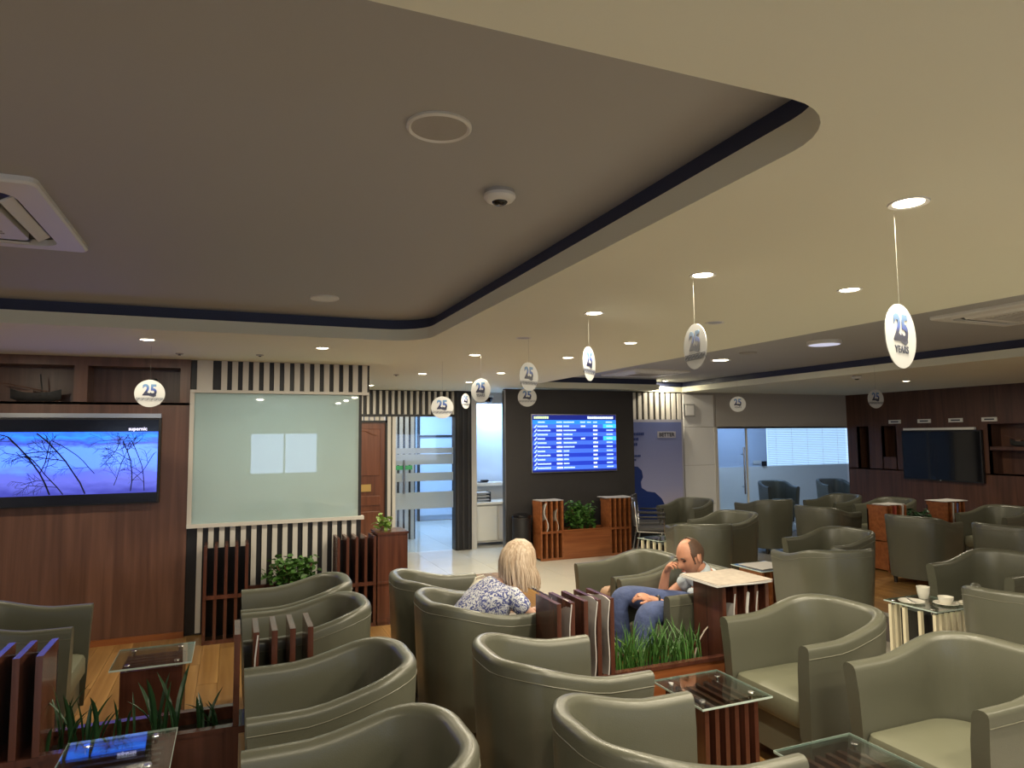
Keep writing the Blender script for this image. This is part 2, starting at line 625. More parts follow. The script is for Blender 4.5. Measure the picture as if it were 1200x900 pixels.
# ------------------------------------------------------------------ room shell
WY = 6.45
wl = MB()
wl.box(-3.6, -0.36, WY, WY + 0.05, 0.0, 1.965)          # lower panel
wl.box(-3.6, -0.36, WY, WY + 0.3, 2.265, H)             # top rail
wl.box(-1.22, -1.125, WY, WY + 0.3, 1.965, 2.265)       # mullions
wl.box(-0.44, -0.36, WY, WY + 0.3, 1.965, 2.265)
wl.box(-3.6, -1.95, WY, WY + 0.3, 1.965, 2.265)
wl.box(-3.6, -0.36, WY, WY + 0.3, 1.945, 1.966)
wl.box(-3.6, -0.36, WY + 0.26, WY + 0.3, 1.0, 2.3)      # niche back
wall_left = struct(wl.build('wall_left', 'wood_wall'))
struct(MB().box(-3.6, -0.36, WY - 0.018, WY, 0.0, 0.05).build('baseboard_left', 'rack_wood_warm'))
struct(MB().box(-3.7, -3.6, -4.3, 7.0, 0, 2.6).build('wall_side', 'white_wall'))
# rear wall (behind the viewer) with daylight windows
wr = MB()
ws = [(-2.6, -1.05), (0.34, 1.89), (5.2, 6.75)]
xs = -3.7
for a, b in ws:
    wr.box(xs, a, -4.3, -4.2, 0, 2.6)
    wr.box(a, b, -4.3, -4.2, 0, 0.81)
    wr.box(a, b, -4.3, -4.2, 1.80, 2.6)
    xs = b
wr.box(xs, 10.3, -4.3, -4.2, 0, 2.6)
struct(wr.build('wall_rear', 'white_wall'))
for k, (a, b) in enumerate(ws):
    wn = struct(MB().box(a, b, -4.29, -4.27, 0.81, 1.80).build('window_%d' % (k + 1), 'window_day'))
    fr = MB()
    m_ = (a + b) / 2
    fr.box(a, b, -4.27, -4.2, 0.81, 0.84).box(a, b, -4.27, -4.2, 1.77, 1.80).box(a, a + 0.03, -4.27, -4.2, 0.84, 1.77).box(b - 0.03, b, -4.27, -4.2, 0.84, 1.77).box(m_ - 0.02, m_ + 0.02, -4.27, -4.2, 0.84, 1.77)
    fr.build('window_frame', 'white_plastic', wn)

# glass booth: black core frame, white slats, frosted pane
BX0, BX1, BXH = -0.36, 1.11, 1.18
core = MB()
core.box(BX0, BX1, WY + 0.03, WY + 0.09, 0, 0.90)
core.box(BX0, BXH, WY + 0.03, WY + 0.09, 2.07, H)
core.box(BX1 - 0.04, BX1, WY + 0.02, 9.7, 0, H)
core.box(BX0, BX0 + 0.04, WY + 0.3, 9.7, 0, H)
booth = struct(core.build('wall_booth', 'black'))
slat_lo = MB().box(-0.021, 0.021, 0, 0.03, 0.02, 0.905).mesh('slat', 'slat_white')
slat_hi = MB().box(-0.024, 0.024, 0, 0.03, 2.075, H).mesh('slat', 'slat_white')
x = BX0 + 0.105
while x < BX1 - 0.03:
    obj('slat', slat_lo, booth, (x, WY, 0))
    x += 0.0865
o = MB().box(-0.31, -0.185, WY, WY + 0.03, 2.075, H).build('slat', 'slat_white', booth)
x = -0.185 + 0.092
while x < BXH - 0.03:
    obj('slat', slat_hi, booth, (x, WY, 0))
    x += 0.0875
fm = MB()
fm.box(BX0, BXH - 0.01, WY - 0.02, WY + 0.05, 2.055, 2.080)
fm.box(BX0 - 0.0, BX1 + 0.02, WY - 0.03, WY + 0.06, 0.900, 0.930)
fm.box(BX0, BX0 + 0.035, WY - 0.01, WY + 0.05, 0.930, 2.055)
fm.build('window_frame', 'slat_white', booth)
wb = struct(MB().box(BX0 + 0.035, BX1 - 0.03, WY + 0.01, WY + 0.022, 0.93, 2.055).build('window_4', 'frosted_pane'))
struct(MB().box(BX0, BX1, 8.4, 8.45, 0, H).build('wall_booth_inner', 'white_wall'))
# lamp inside the booth
lp = thing('panel_lamp', 'lit ceiling panel lamp inside the frosted glass booth', 'lamp', (0.4, 7.5, H - 0.03))
MB().box(-0.3, 0.3, -0.3, 0.3, 0, 0.03).build('housing', 'white_plastic', lp)


def area_light(name, parent, loc, size, power, col, rot=(0, 0, 0), shape='DISK', sizey=None, spread=180):
    d = D.lights.new(name, 'AREA')
    d.shape = shape
    d.size = size
    if sizey:
        d.size_y = sizey
    d.energy = power
    d.color = col
    d.spread = R(spread)
    return obj(name, d, parent, loc, rot)


area_light('lamp_light', lp, (0, 0, -0.01), 0.5, 30, (0.86, 0.98, 1.0), shape='SQUARE')

# ------------------------------------------------------------------ entrance wall (far)
EY = 9.7
ew = MB()
ew.box(BX1 - 0.04, 2.12, EY + 0.04, EY + 0.1, 1.98, H)
ew.box(2.12, 3.04, EY + 0.04, EY + 0.1, 1.98, H)
ew.box(2.02, 2.13, EY + 0.04, EY + 0.1, 0, 1.98)
ew.box(BX1 - 0.04, 3.04, EY - 0.01, EY + 0.02, 1.955, 1.99)
ew.box(3.03, 3.28, EY - 0.06, EY + 0.12, 0, H)
wall_far = struct(ew.build('wall_entrance', 'black'))
hi2 = MB().box(-0.018, 0.018, 0, 0.05, 1.99, H - 0.01).mesh('slat', 'slat_white')
for k in range(20):
    obj('slat', hi2, wall_far, (1.30 + k * 0.090, EY - 0.01, 0))
lo2 = MB().box(-0.024, 0.024, 0, 0.05, 0, 1.955).mesh('slat', 'slat_white')
for x in (2.055, 2.125):
    obj('slat', lo2, wall_far, (x, EY - 0.012, 0))
shelf_dot = MB().box(-0.03, 0.03, 0, 0.03, 1.90, 1.955).mesh('slat', 'slat_white')
for k in range(6):
    obj('slat', shelf_dot, wall_far, (1.58 + k * 0.075, EY + 0.0, 0))
for k in range(3):
    struct(MB().box(3.05 + k * 0.085, 3.075 + k * 0.085, EY - 0.075, EY - 0.06, 0, H).build('trim_%d' % (9 + k), 'dark_wall'))

# wooden door
door = struct(MB().box(1.20, 2.0, EY + 0.02, EY + 0.06, 0, 1.87).build('door_1', 'door_wood'))
pn = MB()
for (x0, x1, z0, z1) in ((1.27, 1.57, 1.12, 1.78), (1.63, 1.93, 1.12, 1.78), (1.27, 1.57, 0.1, 0.62), (1.63, 1.93, 0.1, 0.62), (1.27, 1.57, 0.70, 0.84), (1.63, 1.93, 0.70, 0.84)):
    MB().box(x0, x1, EY + 0.002, EY + 0.02, z0, z1).build('door_panel', 'door_wood', door, bevel=0.008)
MB().box(1.62, 1.80, EY - 0.004, EY + 0.0, 0.90, 1.0).build('plaque', 'brass', door)
MB().tube([(1.62 + 0.05 * k, EY, 1.72 + 0.03 * math.sin(k)) for k in range(6)], 0.008, 6).build('moulding', 'door_wood', door)
MB().ell((1.26, EY - 0.03, 0.82), (0.025, 0.025, 0.025)).build('door_knob', 'chrome', door)
fr = MB().box(2.0, 2.03, EY - 0.01, EY + 0.06, 0, 1.90).box(1.17, 2.03, EY - 0.01, EY + 0.06, 1.87, 1.90)
fr.build('door_frame', 'black', door)

# glass entrance door with frosted bands
gd = struct(MB().box(2.15, 3.02, EY + 0.03, EY + 0.042, 0.01, 1.95).build('door_2', 'glass_wall'))
for (z0, z1) in ((1.42, 1.50), (1.26, 1.41), (1.02, 1.14), (0.62, 0.86)):
    MB().box(2.15, 3.02, EY + 0.025, EY + 0.03, z0, z1).build('frosted_band', 'frosted_band', gd)
MB().tube([(2.27, EY - 0.02, 0.85), (2.27, EY - 0.02, 1.33)], 0.014, 10).tube([(2.27, EY - 0.02, 0.95), (2.27, EY + 0.03, 0.95)], 0.008).tube([(2.27, EY - 0.02, 1.23), (2.27, EY + 0.03, 1.23)], 0.008).build('handle', 'steel', gd, smooth=True)
MB().box(2.16, 2.40, EY + 0.018, EY + 0.024, 1.19, 1.25).build('push_sign', 'sign_green', gd)
# lobby beyond the glass door
struct(MB().box(1.2, 5.0, 13.4, 13.5, 0, 2.6).build('wall_lobby', 'blue_white'))
sw = struct(MB().box(2.0, 2.78, 11.05, 11.12, 0, 2.5).build('wall_lobby_slats', 'black'))
lob = MB().box(-0.028, 0.028, 0, 0.03, 0.0, 2.5).mesh('slat', 'slat_white')
for k in range(8):
    obj('slat', lob, sw, (2.06 + k * 0.095, 11.02, 0))
struct(MB().box(1.9, 2.0, 9.8, 13.4, 0, 2.6).build('wall_lobby_side', 'blue_white'))
struct(MB().box(4.9, 5.0, 9.8, 13.4, 0, 2.6).build('wall_lobby_right', 'blue_white'))
dl_ = struct(MB().box(3.42, 4.2, 13.34, 13.4, 0.1, 2.1).build('door_3', 'blue_white'))
MB().box(3.40, 3.44, 13.30, 13.4, 0, 2.14).box(3.40, 4.24, 13.30, 13.4, 2.10, 2.14).box(3.40, 4.24, 13.31, 13.4, 1.66, 1.70).build('door_frame', 'black', dl_)
lp2 = thing('panel_lamp', 'added cool ceiling panel lamp, unseen, lighting the lobby beyond the glass door', 'lamp', (3.3, 12.2, 2.47))
MB().box(-0.6, 0.6, -0.6, 0.6, 0, 0.03).build('housing', 'white_plastic', lp2)
area_light('lamp_light', lp2, (0, 0, -0.01), 1.0, 52, (0.45, 0.68, 1.0), shape='SQUARE')  # unseen lamp put in to give the lobby its blue light

# white pillar and service counter opening
struct(MB().box(3.285, 3.375, EY - 0.02, EY + 0.25, 0, H).build('trim_12', 'slat_white'))
struct(MB().box(3.375, 4.6, EY + 0.2, EY + 0.25, 2.17, H).build('wall_counter_header', 'slat_white'))
wc = struct(MB().box(3.375, 4.8, 10.55, 10.6, 0, 2.4).build('wall_counter', 'blue_white'))
struct(MB().box(4.3, 4.35, 9.0, 10.6, 0, 2.4).build('wall_counter_side', 'blue_white'))
ct = thing('service_counter', 'white service counter cabinet with a pale worktop beside the dark wall', 'counter', (3.4, EY + 0.15, 0))
MB().box(0, 0.85, 0.02, 0.5, 0.05, 0.62).build('cabinet_body', 'slat_white', ct)
MB().box(0.02, 0.36, 0.0, 0.02, 0.08, 0.60).build('cabinet_door', 'ceramic', ct, bevel=0.004)
MB().box(0.39, 0.80, 0.0, 0.02, 0.08, 0.60).build('cabinet_door', 'slat_white', ct, bevel=0.004)
MB().box(-0.02, 0.88, -0.03, 0.52, 0.62, 0.66).build('worktop', 'ceramic', ct, bevel=0.005)
MB().box(-0.02, 0.88, 0.34, 0.60, 0.88, 0.93).build('upper_shelf', 'ceramic', ct)
MB().box(0.0, 0.86, 0.56, 0.60, 0.66, 0.88).build('upstand', 'slat_white', ct)
pp = thing('paper_tray', 'stack of letter trays with papers on the white service counter', 'paper tray', (3.55, EY + 0.28, 0.66))
for k in range(3):
    MB().box(-0.10, 0.12, -0.08, 0.1, 0.02 + 0.05 * k, 0.028 + 0.05 * k).build('tray', 'steel', pp)
    MB().box(-0.09, 0.10, -0.09, 0.09, 0.029 + 0.05 * k, 0.045 + 0.05 * k).build('papers', 'paper', pp)
MB().box(-0.11, -0.10, -0.08, 0.1, 0, 0.15).build('tray_side', 'black', pp)
MB().box(0.12, 0.13, -0.08, 0.1, 0, 0.15).build('tray_side', 'black', pp)
MB().box(-0.07, 0.07, -0.05, 0.05, 0, 0.012).box(-0.02, 0.09, -0.045, 0.045, 0.012, 0.04).build('desk_telephone', 'black', None, bevel=0.004, loc=(3.68, EY + 0.58, 0.93))
tag(D.objects['desk_telephone'], 'small black handset lying on the upper ledge of the service counter', 'telephone')
lp3 = thing('panel_lamp', 'cool ceiling panel lamp above the service counter', 'lamp', (3.9, 10.25, 2.3))
MB().box(-0.2, 0.2, -0.12, 0.12, 0, 0.03).build('housing', 'white_plastic', lp3)
area_light('lamp_light', lp3, (0, 0, -0.01), 0.3, 16, (0.42, 0.66, 1.0), shape='SQUARE')

# dark wall block with the departure board
DWY = 8.75
struct(MB().box(3.47, 5.54, DWY, 8.83, 0, H - 0.02).build('wall_board', 'dark_wall'))
struct(MB().box(3.46, 3.475, DWY - 0.004, 8.84, 0.0, 2.3).build('trim_13', 'steel'))
bd = thing('departure_board', 'flat screen flight departure board with blue rows on the dark wall', 'screen', (4.53, DWY - 0.05, 1.555))
BW, BH = 1.34, 0.80
MB().box(-BW / 2 - 0.015, BW / 2 + 0.015, 0, 0.05, -BH / 2 - 0.015, BH / 2 + 0.015).build('bezel', 'steel', bd, bevel=0.004)
scr = MB().box(-BW / 2, BW / 2, -0.003, 0.0, -BH / 2, BH / 2).build('screen', 'board_title', bd)
yb = -0.006


def bar(name, mat, x0, x1, z0, z1, y=yb, parent=scr):
    return MB().box(x0, x1, y, y + 0.002, z0, z1).build(name, mat, parent)


rowh = 0.0585
ztop = BH / 2 - 0.072
bar('heading_row', 'board_head', -BW / 2, BW / 2, ztop - rowh, ztop)
rng = random.Random(3)


def glyphs(mb, x0, wdt, z, h):
    """a run of small block characters"""
    x = x0
    while x < x0 + wdt:
        cw = h * rng.uniform(0.45, 0.7)
        mb.box(x, x + cw, yb - 0.003, yb - 0.001, z - h / 2, z + h / 2 * rng.uniform(0.7, 1.0))
        x += cw + h * 0.14


for k in range(11):
    z1 = ztop - rowh * (k + 1)
    bar('flight_row', 'board_mid' if k % 2 == 0 else 'board_dark', -BW / 2, BW / 2, z1 - rowh, z1)
    if k in (0, 3):
        bar('status_cell', 'board_cyan', BW / 2 - 0.215, BW / 2, z1 - rowh, z1, yb - 0.001)
    zc = z1 - rowh / 2
    tx, nb = MB(), MB()
    glyphs(tx, -0.60, rng.choice((0.12, 0.15, 0.13, 0.20)), zc, 0.022)
    glyphs(tx, -0.19, rng.choice((0.08, 0.13, 0.2, 0.16)), zc, 0.022)
    glyphs(tx, BW / 2 - 0.16, 0.10, zc, 0.020)
    glyphs(nb, -0.30, 0.075, zc, 0.026)
    glyphs(nb, 0.29, 0.06, zc, 0.026)
    if k in (0, 3):
        glyphs(nb, 0.09, 0.06, zc, 0.022)
    tx.add([(-0.655, yb - 0.002, zc - 0.022), (-0.63, yb - 0.002, zc - 0.022), (-0.60, yb - 0.002, zc + 0.022), (-0.615, yb - 0.002, zc + 0.022)], [(0, 1, 2, 3)])
    tag(tx.build('flight_text', 'board_text', scr), kind='stuff')
    tag(nb.build('flight_number', 'board_number', scr), kind='stuff')
tx = MB()
for x0, wd in ((-0.59, 0.10), (-0.30, 0.08), (-0.19, 0.17), (0.08, 0.08), (0.19, 0.06), (0.29, 0.06), (0.50, 0.10)):
    glyphs(tx, x0, wd, ztop - rowh / 2, 0.020)
tag(tx.build('heading_text', 'board_text', scr), kind='stuff')
tx = MB()
glyphs(tx, -0.65, 0.23, BH / 2 - 0.036, 0.036)
tag(tx.build('title_text', 'board_green', scr), kind='stuff')
tx = MB()
glyphs(tx, 0.20, 0.42, BH / 2 - 0.036, 0.036)
tag(tx.build('clock_text', 'board_number', scr), kind='stuff')

# poster recess
PY = 9.0
pw = struct(MB().box(5.5, 6.62, PY + 0.03, PY + 0.08, 0, H).build('wall_poster', 'black'))
hi3 = MB().box(-0.03, 0.03, 0, 0.03, 1.9, H - 0.02).mesh('slat', 'slat_white')
for k in range(9):
    obj('slat', hi3, pw, (5.72 + k * 0.105, PY, 0))
po = thing('poster_banner', 'tall blue poster banner with a dark figure beside the dark wall', 'poster', (6.07, PY - 0.07, 0))
MB().box(-0.50, 0.49, 0.0, 0.03, 0.25, 1.90).build('frame', 'poster_frame', po)
MB().box(-0.47, 0.46, -0.004, 0.0, 0.28, 1.86).build('print', 'poster_print', po)
MB().box(-0.45, -0.35, -0.10, 0.05, 0.0, 0.25).box(0.33, 0.43, -0.10, 0.05, 0.0, 0.25).build('foot', 'black', po)
fig = [(-0.47, 0.30), (0.30, 0.30), (0.16, 0.50), (0.06, 0.68), (-0.06, 0.78), (-0.20, 0.80), (-0.30, 0.86), (-0.31, 0.95), (-0.27, 1.02), (-0.29, 1.12), (-0.36, 1.18), (-0.47, 1.19)]
MB().add([(x, -0.006, z) for x, z in fig], [tuple(range(len(fig)))]).build('printed_figure', 'poster_figure', po)
MB().box(0.01, 0.35, -0.007, -0.004, 1.615, 1.715).build('badge', 'poster_frame', po)
text('lettering', 'BETTER', 0.085, 'ink', po, (0.18, -0.008, 1.637), (PI / 2, 0, 0), bold=0.002)
for wd, z, h_ in ((0.22, 1.68, 0.045), (0.10, 1.60, 0.045), (0.08, 1.52, 0.045), (0.14, 1.345, 0.034), (0.06, 1.285, 0.034)):
    tx = MB()
    glyphs(tx, -0.455, wd, z, h_)
    tx.v = [(x, y - yb - 0.004, zz) for x, y, zz in tx.v]
    tag(tx.build('small_print', 'poster_figure', po), kind='stuff')

# white panelled wall and meeting room front
pwall = struct(MB().box(6.62, 7.27, PY + 0.012, PY + 0.1, 0, H).build('wall_panels', 'grey_wall'))
for z0, z1 in ((0.02, 0.555), (0.56, 1.17), (1.175, 1.78), (1.785, 2.30)):
    MB().box(6.63, 7.22, PY - 0.006, PY + 0.012, z0, z1).build('panel', 'white_wall', pwall, bevel=0.003)
MB().box(7.22, 7.28, PY - 0.015, PY + 0.1, 0, 1.78).build('jamb', 'slat_white', pwall)
struct(MB().box(7.27, 10.3, PY, PY + 0.1, 1.77, H).build('wall_meeting_header', 'grey_wall'))
cl = thing('wall_frame', 'small dark framed notice high on the white panelled wall', 'frame', (6.73, PY - 0.035, 2.05))
MB().box(-0.10, 0.10, 0, 0.025, -0.10, 0.10).build('frame', 'steel', cl)
MB().box(-0.08, 0.08, -0.004, 0.0, -0.08, 0.08).build('notice', 'white_wall', cl)
mg = struct(MB().box(7.92, 10.15, PY + 0.04, PY + 0.052, 0.01, 1.77).build('window_4', 'glass_wall'))
md = struct(MB().box(7.30, 7.90, PY + 0.04, PY + 0.052, 0.01, 1.77).build('door_4', 'glass_wall'))
MB().tube([(7.80, PY - 0.02, 0.68), (7.80, PY - 0.02, 1.45)], 0.014, 10).tube([(7.80, PY - 0.02, 0.8), (7.80, PY + 0.04, 0.8)], 0.008).tube([(7.80, PY - 0.02, 1.33), (7.80, PY + 0.04, 1.33)], 0.008).build('handle', 'chrome', md, smooth=True)
struct(MB().box(7.90, 7.925, PY + 0.03, PY + 0.06, 0.0, 1.77).build('trim_14', 'ceramic'))
struct(MB().box(7.28, 10.3, PY + 0.0, PY + 0.012, 1.755, 1.785).build('trim_15', 'steel'))
# meeting room interior
MY = 11.6
mw = MB()
mw.box(6.6, 10.70, MY, MY + 0.1, 0, 2.5).box(10.70, 14.0, MY, MY + 0.1, 0, 0.93).box(10.70, 14.0, MY, MY + 0.1, 1.95, 2.5)
struct(mw.build('wall_meeting_back', 'blue_white'))
struct(MB().box(6.6, 13.9, MY - 0.02, MY, 0.0, 0.97).build('trim_16', 'ceramic'))
struct(MB().box(14.0, 14.1, 9.0, 11.7, 0, 2.5).build('wall_meeting_right', 'blue_white'))
struct(MB().box(6.55, 6.62, 9.08, 11.7, 0, 2.5).build('wall_meeting_left', 'blue_white'))
wm = struct(MB().box(10.70, 14.0, MY + 0.07, MY + 0.09, 0.93, 1.95).build('window_4', 'window_blind_light'))
bl = MB().box(0, 3.1, -0.012, 0.012, -0.0012, 0.0012).mesh('blind_slat', 'blind')
for k in range(34):
    obj('blind_slat', bl, wm, (10.72, MY + 0.0, 0.95 + k * 0.030), (R(-38), 0, 0))
for k in range(7):
    MB().box(10.95 + k * 0.45, 10.954 + k * 0.45, MY - 0.016, MY - 0.014, 0.95, 1.95).build('blind_cord', 'steel', wm)
sp_ = thing('wall_socket', 'white wall socket plate with a dark box beside the blind in the meeting room', 'socket', (10.45, MY - 0.03, 1.06))
MB().box(-0.16, 0.06, 0, 0.01, -0.03, 0.04).build('plate', 'white_plastic', sp_)
MB().box(0.08, 0.18, -0.03, 0.01, -0.08, 0.02).build('box', 'black', sp_)
lp4 = thing('panel_lamp', 'cool ceiling panel lamp inside the glazed meeting room', 'lamp', (9.6, 10.4, 2.45))
MB().box(-0.6, 0.6, -0.3, 0.3, 0, 0.03).build('housing', 'white_plastic', lp4)
area_light('lamp_light', lp4, (0, 0, -0.01), 0.9, 26, (0.42, 0.62, 1.0), shape='SQUARE')

# right wall
RX = 10.15
rw = MB()
rw.box(RX, RX + 0.05, -4.3, 9.0, 0, 1.06).box(RX, RX + 0.3, -4.3, 9.0, 1.78, H)
rw.box(RX, RX + 0.05, 8.78, 9.0, 1.06, 1.78).box(RX, RX + 0.05, 8.29, 8.58, 1.06, 1.78).box(RX, RX + 0.05, 6.53, 8.05, 1.06, 1.78)
rw.box(RX, RX + 0.05, 8.05, 8.29, 1.06, 1.26)
rw.box(RX, RX + 0.05, -4.3, 5.2, 1.06, 1.78)
rw.box(RX + 0.26, RX + 0.3, -4.3, 9.0, 0.9, 1.9)
rw.box(RX, RX + 0.3, 5.2, 6.53, 1.40, 1.45)
for y in (8.78, 8.56, 8.29, 8.03, 6.53, 5.2):
    rw.box(RX, RX + 0.28, y, y + 0.02, 1.06, 1.78)
rw.box(RX, RX + 0.28, 5.2, 9.0, 1.04, 1.06)
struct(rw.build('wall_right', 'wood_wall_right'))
for y, lb in ((8.04, 'small pale name plate above the narrow wall niches'), (7.52, 'small pale name plate above the far half of the black television'), (7.01, 'small pale name plate above the near half of the black television'), (6.51, 'small pale name plate between the black television and the boat shelf')):
    np_ = thing('name_plate', lb, 'name plate', (RX, y, 1.845), 0, 'name plates above the television')
    MB().box(-0.012, 0, -0.11, 0.11, -0.03, 0.03).build('plate', 'white_plastic', np_)
    MB().box(-0.014, -0.012, -0.07, 0.07, -0.010, 0.010).build('wording', 'ink', np_)
tv2 = thing('television', 'switched off black television on the dark wood wall', 'television', (RX - 0.06, 7.25, 1.305))
MB().box(0, 0.05, -0.64, 0.64, -0.39, 0.39).build('bezel', 'black', tv2, bevel=0.004)
MB().box(-0.003, 0.0, -0.62, 0.62, -0.37, 0.37).build('screen', 'black_gloss', tv2)
MB().box(-0.005, 0.04, -0.55, 0.60, 0.395, 0.43).build('top_strip', 'white_plastic', tv2)
MB().box(-0.006, -0.003, 0.0, 0.02, -0.385, -0.375).build('logo', 'white_plastic', tv2)


# ------------------------------------------------------------------ chairs
def u_path(n_arm=6, n_cor=8, n_back=4, hw=0.31, xf=0.33, xb=-0.33, rc=0.24):
    pts = []
    for k in range(n_arm):
        pts.append((xf + (xb + rc - xf) * k / n_arm, hw))
    for k in range(n_cor):
        a = R(90 + 90 * k / n_cor)
        pts.append((xb + rc + rc * math.cos(a), hw - rc + rc * math.sin(a)))
    for k in range(n_back + 1):
        pts.append((xb, (hw - rc) * (1 - 2 * k / n_back)))
    for k in range(1, n_cor + 1):
        a = R(180 + 90 * k / n_cor)
        pts.append((xb + rc + rc * math.cos(a), -(hw - rc) + rc * math.sin(a)))
    for k in range(n_arm - 1, -1, -1):
        pts.append((xf + (xb + rc - xf) * k / n_arm, -hw))
    return pts


def rim_z(x):
    t = min(1, max(0, (0.16 - x) / 0.46))
    t = t * t * (3 - 2 * t)
    return 0.668 + 0.085 * t


def chair_meshes():
    P_ = u_path()
    n = len(P_)
    nor = []
    for i in range(n):
        a, b = P_[max(0, i - 1)], P_[min(n - 1, i + 1)]
        d = Vector((b[0] - a[0], b[1] - a[1])).normalized()
        nor.append(Vector((d.y, -d.x)))       # points outwards? path runs +y arm -> back -> -y arm
    mb = MB()
    th = 0.062

    def pt(i, off, z, sc):
        p = Vector(P_[i])
        c = Vector(P_[i]) - nor[i] * off * -1
        q = p - nor[i] * off * sgn
        q = Vector((q.x * sc[0], q.y * sc[1]))
        return (q.x, q.y, z)
    # determine outward sign: at first point outward should be +y
    sgn = 1 if nor[0].y > 0 else -1
    rows = []
    for i in range(n):
        rz = rim_z(P_[i][0])
        prof = [(0.0, 0.075, 0.88), (0.0, 0.30, 0.93), (0.0, 0.52, 0.97), (0.0, rz - 0.022, 1.0), (0.006, rz - 0.007, 1.0), (0.019, rz, 1.0),
                (th - 0.022, rz - 0.001, 1.0), (th - 0.005, rz - 0.010, 1.0), (th + 0.002, rz - 0.03, 0.998), (th + 0.010, 0.55, 0.985), (th + 0.012, 0.40, 0.97), (th + 0.012, 0.24, 0.95)]
        row = []
        for off, z, sc in prof:
            sx = 1.0 - (1.0 - sc) * 0.75
            row.append(pt(i, off, z, (sx, sc)))
        rows.append(row)
    k = len(rows[0])
    vs_ = [p for r_ in rows for p in r_]
    fs_ = []
    for i in range(n - 1):
        for j in range(k - 1):
            fs_.append((i * k + j, (i + 1) * k + j, (i + 1) * k + j + 1, i * k + j + 1))
    fs_.append(tuple(reversed(range(k))))
    fs_.append(tuple((n - 1) * k + j for j in range(k)))
    # underside
    for i in range(n - 1):
        fs_.append((i * k, i * k + k - 1, (i + 1) * k + k - 1, (i + 1) * k))
    mb.add(vs_, fs_)
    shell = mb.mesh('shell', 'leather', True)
    # seam line below the rim
    path = []
    for i in range(n):
        p = pt(i, -0.0005, rim_z(P_[i][0]) - 0.055, (0.998, 0.996))
        path.append(p)
    pip = MB().tube(path, 0.0022, 5).mesh('piping', 'piping', True)
    # seat cushion: rounded slab
    prof = rrect(-0.22, 0.315, -0.232, 0.232, (0.04, 0.04, 0.16, 0.16), 6)
    lay = [(0.95, 0.265), (1.0, 0.29), (1.0, 0.365), (0.97, 0.388), (0.88, 0.40), (0.5, 0.408)]
    cu_ = MB()
    m = len(prof)
    vs_ = [(0.047 + (x - 0.047) * s, y * s, z) for s, z in lay for x, y in prof]
    fs_ = [(i * m + j, i * m + (j + 1) % m, (i + 1) * m + (j + 1) % m, (i + 1) * m + j) for i in range(len(lay) - 1) for j in range(m)]
    fs_.append(tuple((len(lay) - 1) * m + j for j in range(m)))
    cu_.add(vs_, fs_)
    cush = cu_.mesh('seat_cushion', 'leather_seat_lit', True)
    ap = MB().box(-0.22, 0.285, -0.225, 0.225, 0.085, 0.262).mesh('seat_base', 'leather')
    leg = MB().lathe([(0.017, 0.0), (0.017, 0.004), (0.024, 0.085)], 12).mesh('leg', 'leg_dark', True)
    return shell, pip, cush, ap, leg


SHELL, PIPE, CUSH, APRON, LEG = chair_meshes()


def tub_chair(x, y, h, label, group=None):
    t = thing('tub_chair', label, 'chair', (x, y, 0), R(h), group)
    obj('piping', PIPE, obj('shell', SHELL, t))
    obj('seat_cushion', CUSH, t)
    obj('seat_base', APRON, t)
    for lx, ly in ((0.24, 0.2), (0.24, -0.2), (-0.22, 0.18), (-0.22, -0.18)):
        obj('leg', LEG, t, (lx, ly, 0))
    return t


CH = [
    (-1.10, 4.57, 0, 'olive leather tub chair against the wood television wall, facing the glass side table'),
    (0.39, 4.57, 179, 'olive leather tub chair nearest the frosted booth, bush behind its arm'),
    (0.39, 3.93, 180, 'olive leather tub chair behind the rack slats with one white magazine'),
    (0.39, 2.93, 180, 'olive leather tub chair at the end of the foreground planter trough'),
    (0.37, 2.10, 180, 'olive leather tub chair with only its curved back seen below the planter end chair'),
    (1.30, 4.48, -2, 'olive leather tub chair beside the blonde woman, next to the tall wooden cabinet'),
    (1.31, 3.83, 0, 'olive leather tub chair the blonde woman sits in'),
    (1.31, 2.78, 0, 'olive leather tub chair in front of the dark magazine rack, facing the grass planter'),
    (1.31, 1.96, 0, 'olive leather tub chair with its arm beside the two slatted glass tables'),
    (2.80, 4.49, 180, 'olive leather tub chair with the tan handbag on its seat'),
    (2.80, 3.85, 180, 'olive leather tub chair the man in jeans sits in'),
    (2.80, 2.77, 180, 'olive leather tub chair beside the newspaper rack, seat cushion in view'),
    (2.80, 1.96, 180, 'olive leather tub chair with wide pale seat cushion at the nearest glass table'),
    (4.37, 2.66, 28, 'olive leather tub chair turned away, beside the white slatted table with cups'),
    (5.22, 3.37, 182, 'olive leather tub chair facing the white slatted table with cups'),
    (4.50, 4.25, 75, 'olive leather tub chair turned away beside the small newspaper table'),
    (5.22, 4.84, 182, 'olive leather tub chair facing the small newspaper table'),
    (4.57, 5.97, 66, 'olive leather tub chair turned away right behind the man'),
    (5.32, 6.45, 192, 'olive leather tub chair facing the back of the chair behind the man'),
    (5.97, 8.05, 200, 'dark looking tub chair in front of the blue poster banner'),
    (7.08, 7.72, 85, 'olive leather tub chair turned to the meeting room glass'),
    (7.00, 6.62, 10, 'olive leather tub chair left of the orange wooden rack'),
    (7.12, 5.40, 12, 'olive leather tub chair with lit back in front of the orange wooden rack'),
    (7.24, 4.49, 10, 'olive leather tub chair turned to the dark wood wall, next along from the rack'),
    (8.62, 5.50, 180, 'dark looking tub chair at the far end of the orange wooden rack'),
    (8.30, 7.62, 180, 'dark looking tub chair near the corner of the meeting room glass'),
    (8.42, 6.85, 180, 'dark looking tub chair behind the orange wooden rack'),
]
for c in CH:
    tub_chair(*c)
